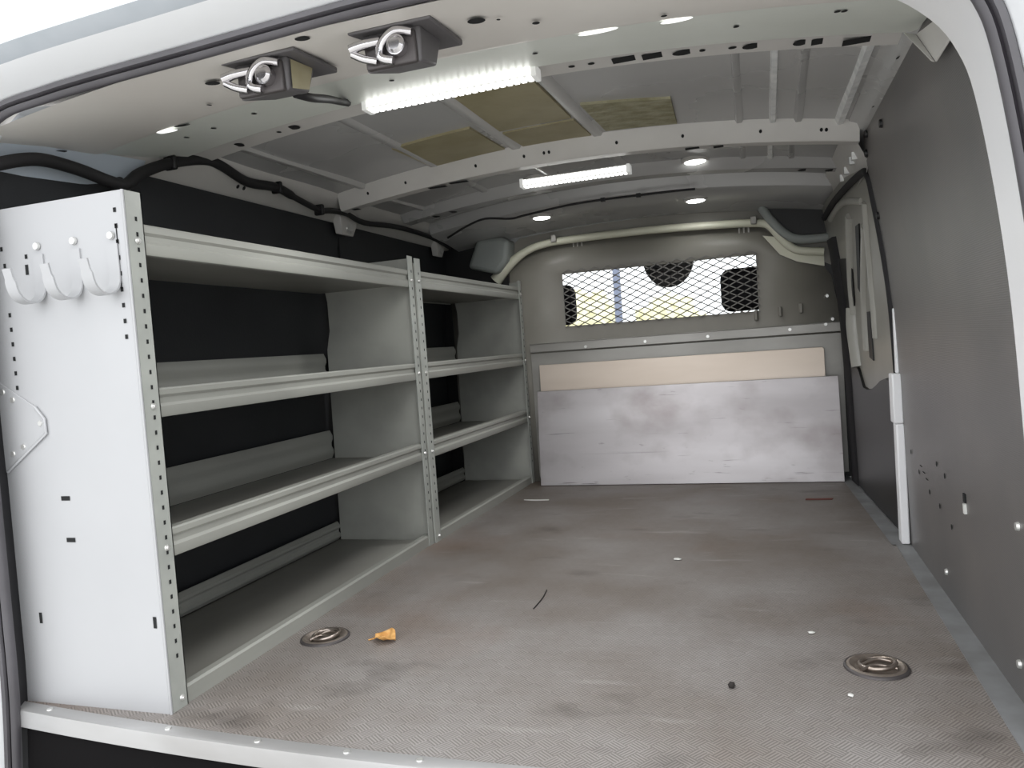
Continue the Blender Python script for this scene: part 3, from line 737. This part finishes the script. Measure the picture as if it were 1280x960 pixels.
for x, z in ((-1.288, .560), (-1.228, .515), (-1.30, .462), (-1.274, .474), (-1.31, .575)):
    q = MB(); q.cyl((x, 1.0395, z), (x, 1.0375, z), .0055, .0045, 10); q.build('rivet', M['bolt'], gus)

# both bays from the same builder: near bay y 1.042..2.165, far bay y 2.175..3.185 tilted a touch toward the wall
def bay(root, y0, y1, fx, bx, z1, first):
    post_mesh(y0 + (.001 if first else 0), y0 + .038, fx, z1).build('post', [M['post'], M['hole']], root)
    post_mesh(y1 - .034, y1, fx, z1 - .01).build('post', [M['post'], M['hole']], root)
    side_panel(y1 - .004, .003, fx, bx + .01, z1 - .015).build('side_panel', M['shelfmetal'], root)
    if not first: side_panel(y0 + .001, .003, fx, bx + .01, z1 - .015).build('side_panel', M['shelfmetal'], root)
    for k, (zb, zt) in enumerate(LEV):
        sf = shelf_mesh(y0 + .036, y1 - .012, zb, zt, .09, fx - .003, bx).build('shelf', [M['shelfmetal'], M['traybase']], root)
        if k > 0: back_lip(y0 + .006, y1 - .006, zb, .09, bx).build('back_lip', M['shelfmetal'], sf)
    sf = shelf_mesh(y0 + .036, y1 - .012, 0.0, .03, .06, fx - .003, bx, True).build('base_shelf', [M['shelfmetal'], M['traybase']], root)
    back_lip(y0 + .006, y1 - .006, 0.0, .058, bx).build('back_lip', M['shelfmetal'], sf)
    for zb, zt in LEV:
        bolt(fx + .0005, y0 + .021, (zb + zt) / 2 - .005, (1, 0, 0), root); bolt(fx + .0005, y1 - .017, (zb + zt) / 2 - .005, (1, 0, 0), root)
    bolt(fx + .0005, y0 + .024, .018, (1, 0, 0), root)
bay(u1, 1.045, 2.168, FX, BX, .900, True)
u2 = thing('shelving_unit', 'dim grey steel shelving bay farther in, between middle post and partition', 'shelving', (-1.17, 2.172, 0), 'steel shelving bays along the left wall')
bay(u2, 2.172, 3.192, FX, BX, .885, False)
bk = MB(); bk.box(BX + .01, BX + .25, 2.19, 3.17, .83, .834); bk.box(BX + .008, BX + .012, 2.19, 3.17, .80, .87); bk.build('top_plate', M['shelfmetal'], u2)
u2.rotation_euler = (0, 0, math.radians(-1.4)); u2.location = (-1.17 + .006, 2.174, 0)

# ------------------------------------------------------------------ sheets leaning at the partition
def slab(pts_front, dy, name, mt, lab, cat):
    q = MB(); q.prism(pts_front, (0, dy, 0)); o_ = q.build(name, mt, None, bevel=.0015); return tag(o_, lab, cat)
slab([(-.912, 3.085, .0015), (.270, 3.080, .0015), (.270, 3.118, .397), (-.912, 3.123, .397)], .006, 'metal_sheet', M['alu'], 'large scuffed aluminium sheet leaning upright on the floor at the partition', 'metal sheet')
slab([(-.905, 3.150, .0015), (.225, 3.146, .0015), (.229, 3.158, .500), (.222, 3.158, .507), (-.905, 3.162, .507)], .006, 'metal_board', M['board'], 'narrow beige board standing behind the large aluminium sheet', 'board')

# ------------------------------------------------------------------ tie-down rings
def tie_ring(x, y, lab, rot):
    t = thing('tie_down_ring', lab, 'lashing ring', (x, y, 0), 'tie down rings in the load floor')
    q = MB(); q.lathe([(.0, .0006), (.034, .0006), (.038, .004), (.043, .0065), (.0475, .005), (.0495, .0008)], (x, y, 0), 36); q.build('cup', M['ringcup'], t, smooth=40)
    q = MB(); q.lathe([(.0485, .0004), (.0485, .0052), (.0515, .0035), (.0525, .0004)], (x, y, 0), 36); q.build('rim', M['ringdark'], t, smooth=40)
    q = MB(); pts = []
    for k in range(20):
        a = 2 * PI * k / 20; pts.append((x + math.cos(a + rot) * .028 * 1.0 + .002, y + math.sin(a + rot) * .026, .0075 + .003 * math.cos(a)))
    q.tube(pts + [pts[0]], .0042, 8); q.build('ring', M['ring'], t, smooth=60)
    q = MB()
    for s_ in (-.008, .008):
        q.tube([(x - .025 * math.cos(rot + .4) + s_ * .3, y - .018 + s_ * 1.6, .006), (x + s_ * .3, y + s_ * 1.6, .010), (x + .030 * math.cos(rot + .4), y - .002 + s_ * 1.6, .0065)], .003, 8)
    q.build('crossbar', M['ring'], t, smooth=60)
tie_ring(.157, 1.402, 'round steel lashing ring in the floor near the right wall liner', -.3)
tie_ring(-.918, 1.402, 'round steel lashing ring in the floor beside the near shelving bay', .5)

# ------------------------------------------------------------------ small litter
lfm = MB()
N = 11; rows = []
for i in range(N):
    t = i / (N - 1); w = .026 * math.sin(PI * min(1, t * .98 + .02)) ** .8 * (1 + .18 * math.sin(t * 17)) + .001
    rows.append([(-.800 + t * .050, 1.403 + s_ * w + .004 * math.sin(t * 5), .003 + .009 * s_ ** 2 * (1 + .6 * math.sin(8 * t + s_ * 3)) + .005 * math.sin(6 * t) ** 2) for s_ in (-1, -.7, -.4, -.1, .1, .4, .7, 1)])
lfm.loft(rows); lfm.tube([(-.799, 1.403, .004), (-.812, 1.398, .002)], .0012, 6, smooth=False)
tag(lfm.build('leaf', M['leaf'], smooth=80, solid=.0006), 'curled orange brown dry leaf lying on the floor', 'leaf')
def crumb(x, y, r, name, mt, lab, cat, flat=.6, group=None, sx_=1):
    bm_ = bmesh.new(); bmesh.ops.create_icosphere(bm_, subdivisions=2, radius=r)
    for v in bm_.verts:
        k = 1 + random.uniform(-.22, .22); v.co = Vector((v.co.x * k * sx_ + x, v.co.y * k + y, max(-r * flat + .0, v.co.z * k * flat) + r * flat))
    q = MB(); bm_.verts.index_update(); q.add([v.co.copy() for v in bm_.verts], [[v.index for v in f.verts] for f in bm_.faces]); bm_.free()
    return tag(q.build(name, mt, smooth=60), lab, cat, group)
crumb(-.077, 1.288, .0065, 'pebble', M['pebble'], 'small dark crumb of dirt on the floor in front of the right ring', 'crumb', .8)
crumb(-.239, 2.026, .0075, 'paper_scrap', M['scrap'], 'small white scrap on the middle of the floor', 'scrap', .35, None, 1.4)
crumb(.105, 1.285, .0045, 'paper_scrap', M['scrap'], 'tiny white crumb on the floor just in front of the right ring', 'scrap', .5)
crumb(.062, 1.545, .0045, 'paper_scrap', M['scrap'], 'tiny white crumb on the floor just behind the right ring', 'scrap', .5, None, 1.6)
q = MB(); q.prism([(-.90, 2.80, .001), (-.86, 2.785, .001), (-.80, 2.79, .001), (-.80, 2.80, .001), (-.86, 2.80, .001)], (0, 0, .002))
tag(q.build('paper_strip', M['scrap']), 'thin pale strip of litter on the floor by the far shelving bay', 'scrap')
q = MB(); q.prism([(.115, 2.76, .001), (.20, 2.765, .001), (.205, 2.785, .001), (.15, 2.78, .001), (.118, 2.782, .001)], (0, 0, .0015))
tag(q.build('plastic_scrap', M['red']), 'dull red flat scrap on the floor before the metal sheet', 'scrap')
q = MB(); q.tube([(-.517, 1.62, .0012), (-.516, 1.69, .0016), (-.522, 1.75, .0012)], .0014, 6)  # scuff mark on the floor, built as a thin raised line
tag(q.build('scuff', M['pebble']), 'thin dark twig lying in the middle of the floor', 'scuff')

# ------------------------------------------------------------------ LED strips, lamps
def led(x0, x1, y, zf, lab, h=.022):
    t = thing('led_light_strip', lab, 'light strip', ((x0 + x1) / 2, y, zf((x0 + x1) / 2)), 'led light strips on the ceiling')
    X_ = [x0 + (x1 - x0) * i / 12 for i in range(13)]
    q = MB(); q.loft([[(x, y - .010, zf(x)), (x, y + .024, zf(x)), (x, y + .024, zf(x) + h), (x, y - .008, zf(x) + h)] for x in X_], True, 0, True); q.build('channel', M['ledbase'], t)
    q = MB(); n_ = 24
    for k in range(n_):
        x = x0 + (x1 - x0) * (k + .5) / n_; w = (x1 - x0) / n_ * .30
        q.box(x - w, x + w, y - .0125, y - .008, zf(x) + h * .18, zf(x) + h * .85); q.box(x - w, x + w, y - .008, y + .02, zf(x) - .0025, zf(x) + .001)
    q.build('led_row', M['led'], t)
    for xe, s_ in ((x0, -1), (x1, 1)):
        q = MB(); q.box(min(xe, xe + s_ * .010), max(xe, xe + s_ * .010), y - .013, y + .026, zf(xe) - .003, zf(xe) + h + .002); q.build('end_cap', M['ledbase'], t)
led(-.765, -.400, 1.50, lambda x: 1.116 + .005 * (x + .765) / .36 - .006 * ((x + .58) / .18) ** 2 * 0, 'long lit LED strip on the rear header beside the latch boxes', .018)
led(-.664, -.346, 2.295, lambda x: 1.080, 'shorter lit LED strip just ahead of the middle roof bow', .020)
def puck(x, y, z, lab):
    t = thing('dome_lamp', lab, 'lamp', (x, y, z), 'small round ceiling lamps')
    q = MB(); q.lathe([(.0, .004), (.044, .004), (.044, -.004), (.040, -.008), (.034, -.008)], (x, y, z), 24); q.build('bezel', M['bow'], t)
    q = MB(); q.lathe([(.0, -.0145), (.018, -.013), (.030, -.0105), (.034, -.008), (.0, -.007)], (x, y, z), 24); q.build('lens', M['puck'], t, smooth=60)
puck(-.795, 2.965, bowz(-.795) - .004, 'lit round lamp on the front header, left of the pair')
puck(-.203, 3.0, bowz(-.203) - .006, 'lit round lamp on the front header, right of the pair')
puck(-.700, 2.585, roofz(-.70) - .003, 'small glowing disc on roof skin, added as reflection of the left header lamp')  # glowing disc added for the roof reflection of the left header lamp
puck(-.170, 2.60, roofz(-.17) - .003, 'small glowing disc on roof skin, added as reflection of the right header lamp')  # likewise a header lamp reflection built as a glowing disc

# ------------------------------------------------------------------ sound deadening pads
def pad(c, mt, lab):
    q = MB(); n_ = 6; rows = []
    def P(u, v):
        a = Vector(c[0]) * (1 - u) + Vector(c[1]) * u; b_ = Vector(c[3]) * (1 - u) + Vector(c[2]) * u; return a * (1 - v) + b_ * v
    up, lo_ = [], []
    for i in range(n_ + 1):
        up.append([]); lo_.append([])
        for j in range(n_ + 1):
            p = P(i / n_, j / n_); z = roofz(p.x)
            up[-1].append((p.x, p.y, z + .002)); lo_[-1].append((p.x, p.y, z - .0065))
    q.loft(lo_); q.loft(up)
    q.loft([lo_[0], up[0]]); q.loft([lo_[-1], up[-1]]); q.loft([[r[0] for r in lo_], [r[0] for r in up]]); q.loft([[r[-1] for r in lo_], [r[-1] for r in up]])
    return tag(q.build('sound_deadening_pad', mt), lab, 'sound pad', 'olive sound deadening pads on the roof skin')
pad([(-.915, 1.91, 0), (-.685, 1.90, 0), (-.672, 2.15, 0), (-.905, 2.16, 0)], M['pad'], 'olive sound deadening pad on the roof, leftmost of the row')
pad([(-.632, 1.62, 0), (-.442, 1.60, 0), (-.430, 1.965, 0), (-.628, 1.975, 0)], M['pad'], 'large olive sound deadening pad on the roof beside the lit rear strip')
pad([(-.628, 2.0, 0), (-.428, 1.985, 0), (-.418, 2.16, 0), (-.618, 2.17, 0)], M['pad'], 'small brownish sound deadening pad on the roof touching the middle bow')
pad([(-.385, 1.87, 0), (-.172, 1.90, 0), (-.180, 2.13, 0), (-.372, 2.13, 0)], M['padrough'], 'rough fibrous sound deadening pad on the roof, rightmost of the row')

# ------------------------------------------------------------------ rear door latches on the header
def latch(cx_, lab, cable):
    z0 = header_z(cx_) - .014
    t = thing('door_latch', lab, 'door latch', (cx_, 1.13, z0), 'twin rear door latches on the header')
    q = MB()
    q.loft([[(cx_ - .068, 1.066, z0 - .006), (cx_ + .070, 1.066, z0 - .006), (cx_ + .070, 1.200, z0 + .004), (cx_ - .03, 1.200, z0 + .004)], [(cx_ - .068, 1.066, z0 - .012), (cx_ + .070, 1.066, z0 - .012), (cx_ + .070, 1.200, z0 - .006), (cx_ - .03, 1.200, z0 - .006)]], True, 0, True)
    q.build('base_plate', M['latchblack'], t, bevel=.005)
    q = MB()
    q.loft([[(cx_ - .052, 1.082, z0 - .010), (cx_ + .046, 1.082, z0 - .010), (cx_ + .046, 1.165, z0 - .004), (cx_ - .030, 1.165, z0 - .004)],
            [(cx_ - .050, 1.088, z0 - .066), (cx_ + .042, 1.088, z0 - .062), (cx_ + .042, 1.15, z0 - .05), (cx_ - .026, 1.15, z0 - .05)]], True, 0, True)
    q.build('housing', M['latchblack'], t, bevel=.004)
    # chrome catch: plate, barrel and two hooked claws
    yf = 1.080
    q = MB(); q.cyl((cx_ + .012, yf - .016, z0 - .040), (cx_ + .012, yf + .008, z0 - .040), .015, .015, 18); q.cyl((cx_ + .012, yf - .021, z0 - .040), (cx_ + .012, yf - .016, z0 - .040), .009, .013, 18); q.build('barrel', M['chrome'], t, smooth=40)
    q = MB(); q.tube([(cx_ + .035, yf - .004, z0 - .022), (cx_ + .010, yf - .010, z0 - .018), (cx_ - .012, yf - .010, z0 - .032), (cx_ - .016, yf - .010, z0 - .052), (cx_ + .004, yf - .008, z0 - .060)], .0072, 8)
    q.tube([(cx_ - .018, yf - .004, z0 - .026), (cx_ - .045, yf - .012, z0 - .030), (cx_ - .064, yf - .014, z0 - .034)], .0078, 8)
    q.tube([(cx_ - .062, yf - .012, z0 - .040), (cx_ - .044, yf - .010, z0 - .050), (cx_ - .024, yf - .006, z0 - .056)], .006, 8)
    q.build('claw', M['chrome'], t, smooth=60)
    q = MB(); q.box(cx_ - .046, cx_ + .038, yf - .002, yf + .010, z0 - .064, z0 - .016); q.build('strike_plate', M['ringdark'], t, bevel=.003)
    if cable:
        q = MB(); q.tube([(cx_ + .02, 1.14, z0 - .050), (cx_ + .025, 1.18, z0 - .046), (cx_ + .000, 1.28, z0 - .016), (cx_ - .035, 1.39, z0 + .016), (cx_ - .063, 1.47, z0 + .040)], .0075, 8); q.build('cable', M['harness'], t, smooth=60)
        q = MB(); q.loft([[(cx_ + .0475, 1.09, z0 - .014), (cx_ + .0475, 1.155, z0 - .008)], [(cx_ + .0445, 1.095, z0 - .058), (cx_ + .0445, 1.145, z0 - .046)]]); q.build('side_label', M['pad'], t)
latch(-.735, 'black door latch box with chrome catch, left of the pair, cable trailing', True)
latch(-.503, 'black door latch box with chrome catch, right one touching the light strip', False)

# ------------------------------------------------------------------ wiring and brackets
q = MB()
q.tube([(-1.27, 1.03, .975), (-1.268, 1.09, .997), (-1.266, 1.14, 1.006), (-1.262, 1.21, 1.002), (-1.255, 1.28, .990), (-1.25, 1.315, .990), (-1.25, 1.36, 1.022), (-1.247, 1.45, 1.062), (-1.245, 1.56, 1.092), (-1.243, 1.62, 1.090), (-1.243, 1.72, 1.068), (-1.243, 1.85, 1.076), (-1.243, 1.95, 1.060), (-1.243, 2.06, 1.046), (-1.243, 2.13, 1.054), (-1.243, 2.22, 1.058), (-1.245, 2.34, 1.045), (-1.25, 2.6, 1.064), (-1.25, 2.9, 1.062), (-1.25, 3.1, 1.04)],
       lambda t: (.0125 if t < .62 else .009), 10)
wh = tag(q.build('wiring_harness', M['harness'], smooth=60), 'thick black wiring conduit sagging along the left roof rail', 'cable')
for p in ((-1.247, 1.45, 1.062), (-1.243, 1.85, 1.076), (-1.243, 2.06, 1.046), (-1.27, 1.31, .99)):
    c_ = MB(); c_.box(p[0] - .016, p[0] + .016, p[1] - .006, p[1] + .006, p[2] - .016, p[2] + .016); c_.build('clip', M['black'], wh, bevel=.004)
q = MB()
q.tube([(-1.15, 2.84, 1.040), (-1.06, 2.83, 1.075), (-.98, 2.82, 1.092), (-.88, 2.82, 1.080), (-.82, 2.82, 1.086), (-.66, 2.82, 1.102), (-.52, 2.82, 1.106), (-.39, 2.82, 1.105), (-.28, 2.82, 1.104), (-.19, 2.82, 1.101)], .0042, 8)
w2 = tag(q.build('cable', M['harness'], smooth=60), 'thin black cable running across the ceiling between the front lamps', 'cable')
for x, z in ((-.52, 1.106), (-.39, 1.105)):
    c_ = MB(); c_.box(x - .008, x + .008, 2.814, 2.828, z - .007, z + .007); c_.build('clip', M['black'], w2)
def bracket(y, s_, lab):
    t = thing('mounting_bracket', lab, 'bracket', (-1.27, y, 1.0), 'metal brackets on the left roof rail')
    q = MB(); q.loft([[(-1.29, y - .06 * s_, 1.075), (-1.29, y + .06 * s_, 1.075), (-1.262, y + .06 * s_, 1.085), (-1.262, y - .06 * s_, 1.085)], [(-1.290, y - .05 * s_, 1.03), (-1.290, y + .05 * s_, 1.03), (-1.260, y + .05 * s_, 1.03), (-1.260, y - .05 * s_, 1.03)],
                      [(-1.290, y - .04 * s_, 1.0), (-1.290, y + .04 * s_, 1.0), (-1.268, y + .035 * s_, .995), (-1.268, y - .035 * s_, .995)]], True, 0, True)
    q.build('body', M['bow'], t, bevel=.003)
    q = MB(); q.cyl((-1.262, y, 1.02), (-1.256, y - .002, 1.021), .018 * s_, .014 * s_, 14); q.build('eyelet', M['bolt'], t)
bracket(2.265, 1.0, 'pale folded bracket where the middle roof bow meets left rail')
bracket(3.03, .75, 'small pale bracket at the far left roof rail by the partition')
# bright rear corner plate at the header's left end
q = MB(); q.loft([[(-1.37, 1.09, 1.02), (-1.30, 1.15, 1.045), (-1.24, 1.32, 1.07)], [(-1.36, 1.08, 1.065), (-1.29, 1.17, 1.09), (-1.23, 1.34, 1.105)]])
struct(q.build('trim_18', M['bluewhite']), 'bluish white corner plate at the left end of the rear header', 'corner plate')
q = MB(); q.loft([[(-1.31, 1.06, .965), (-1.305, 1.25, .985), (-1.296, 1.40, 1.02)], [(-1.30, 1.055, .99), (-1.294, 1.24, 1.005), (-1.285, 1.40, 1.04)], [(-1.29, 1.055, 1.04), (-1.28, 1.24, 1.05), (-1.27, 1.4, 1.06)]])
struct(q.build('trim_19', M['bluewhite']), 'bluish white upper edge of the left rear pillar', 'pillar edge')

# ------------------------------------------------------------------ cab contents seen through the mesh
def seat(cx_, lab):
    t = thing('car_seat', lab, 'car seat', (cx_, 3.75, -.02), 'dark cab seats beyond the partition')
    def sbox(name, x0, x1, y0, y1, z0, z1, bv):
        q = MB(); q.box(x0, x1, y0, y1, z0, z1); o_ = q.build(name, M['seat'], t, bevel=bv, smooth=60); o_.modifiers['bevel'].segments = 4
    sbox('cushion', cx_ - .25, cx_ + .25, 3.65, 4.12, .10, .26, .05)
    sbox('base', cx_ - .22, cx_ + .22, 3.68, 4.08, -.02, .10, .01)
    sbox('backrest', cx_ - .24, cx_ + .24, 3.58, 3.70, .22, .66, .05)
    sbox('headrest', cx_ - .135, cx_ + .135, 3.60, 3.70, .68, .875, .045)
    for s_ in (-.05, .05):
        q = MB(); q.cyl((cx_ + s_, 3.65, .64), (cx_ + s_, 3.65, .70), .006, n=8); q.build('headrest_rod', M['chrome'], t)
seat(-.972, 'dark seat in the cab beyond the mesh window, left one')
seat(-.025, 'dark seat in the cab beyond the mesh window, right one')
mr_ = thing('rear_view_mirror', 'dark rounded interior mirror hanging at the windscreen beyond the mesh', 'mirror', (-.425, 4.0, 1.0))
q = MB(); pts = [(-.425 + .128 * math.cos(a), 4.0, .985 + .145 * math.sin(a)) for a in [PI + PI * k / 16 for k in range(17)]]
q.prism(pts, (0, .03, 0)); q.build('mirror_housing', M['latchblack'], mr_, bevel=.006)
q = MB(); q.cyl((-.425, 4.015, .98), (-.425, 4.05, 1.07), .015, n=10); q.build('mirror_stem', M['black'], mr_)
q = MB(); q.tube([(-1.22, 7.0, -.62), (-1.215, 7.0, 1.0), (-1.21, 7.0, 3.0)], .035, 10)
tag(q.build('lamp_post', M['polemetal'], smooth=60), 'slim blue grey post standing outside in front of the van', 'post')
def shrub(x, y, r, zc, lab):
    bm_ = bmesh.new(); bmesh.ops.create_icosphere(bm_, subdivisions=4, radius=1)
    for v in bm_.verts:
        p = v.co.normalized(); k = 1 + .16 * math.sin(p.x * 9 + 2 * p.y) * math.sin(p.z * 8 + x) + .07 * math.sin(p.x * 23) * math.sin(p.y * 21 + p.z * 19)
        v.co = Vector((x + p.x * r * k * 1.2, y + p.y * r * k, zc + p.z * r * 1.35 * k))
    q = MB(); bm_.verts.index_update(); q.add([v.co.copy() for v in bm_.verts], [[v.index for v in f.verts] for f in bm_.faces]); bm_.free()
    t = thing('shrub', lab, 'shrub', (x, y, -.62), 'yellow bushes outside beyond the windscreen')
    q.build('foliage', M['foliage'], t, smooth=80)
    q = MB(); q.cyl((x, y, -.62), (x, y, zc), .06, .04, 10); q.build('stem', M['pebble'], t)
shrub(-2.02, 9.2, .34, .76, 'pale yellow bush outside in front of the van, left one')
shrub(-1.10, 9.8, .38, .60, 'pale yellow bush outside in front of the van, right one')

# ------------------------------------------------------------------ light
w = bpy.data.worlds.new('World'); scene.world = w; w.use_nodes = True
nt = w.node_tree; bg = nt.nodes['Background']
tc = nt.nodes.new('ShaderNodeTexCoord'); sp = nt.nodes.new('ShaderNodeSeparateXYZ'); nt.links.new(tc.outputs['Generated'], sp.inputs[0])
rp = nt.nodes.new('ShaderNodeValToRGB'); nt.links.new(sp.outputs['Z'], rp.inputs[0])
rp.color_ramp.elements[0].position = 0.0; rp.color_ramp.elements[0].color = (.93, .96, 1.0, 1)
rp.color_ramp.elements[1].position = .8; rp.color_ramp.elements[1].color = (1.0, 1.0, 1.0, 1)
nt.links.new(rp.outputs[0], bg.inputs['Color']); bg.inputs['Strength'].default_value = 2.0
ld = bpy.data.lights.new('rear_fill_light', 'AREA'); ld.shape = 'RECTANGLE'; ld.size = 4.5; ld.size_y = 3.0; ld.energy = 40; ld.color = (.97, .985, 1.0)  # soft fill added behind the camera, on top of the world sky
lo = bpy.data.objects.new('rear_fill_light', ld); col.objects.link(lo)
lo.location = (-.4, -3.6, 1.9); lo.rotation_euler = (Vector((-.4, 2.0, .5)) - lo.location).to_track_quat('-Z', 'Y').to_euler()

def lamp(name, loc, sx_, sy_, e):
    a = bpy.data.lights.new(name, 'AREA'); a.shape = 'RECTANGLE'; a.size = sx_; a.size_y = sy_; a.energy = e; a.color = (1, 1, 1)
    o_ = bpy.data.objects.new(name, a); col.objects.link(o_); o_.location = loc; a.spread = math.radians(165)
lamp('led_strip_light', (-.58, 1.51, 1.108), .36, .03, 3.0)
lamp('led_strip_light', (-.505, 2.30, 1.072), .31, .03, 2.6)
lamp('dome_light', (-.795, 2.965, 1.078), .06, .06, .35)
lamp('dome_light', (-.203, 3.0, 1.078), .06, .06, .35)

# ------------------------------------------------------------------ camera
cam = bpy.data.cameras.new('camera'); co = bpy.data.objects.new('camera', cam); col.objects.link(co)
R = ((.94911378, -.05488073, -.31011472), (.30643858, -.06623027, .94958356), (-.07265282, -.99629396, -.04604249))
m4 = Matrix(((R[0][0], -R[0][1], -R[0][2], 0), (R[1][0], -R[1][1], -R[1][2], 0), (R[2][0], -R[2][1], -R[2][2], .587), (0, 0, 0, 1)))
co.matrix_world = m4
cam.sensor_fit = 'HORIZONTAL'; cam.sensor_width = 36; cam.lens = 36 * 960.62 / 1280; cam.clip_start = .02
scene.camera = co
scene.view_settings.view_transform = 'Standard'; scene.view_settings.look = 'None'
scene.view_settings.exposure = 0.22
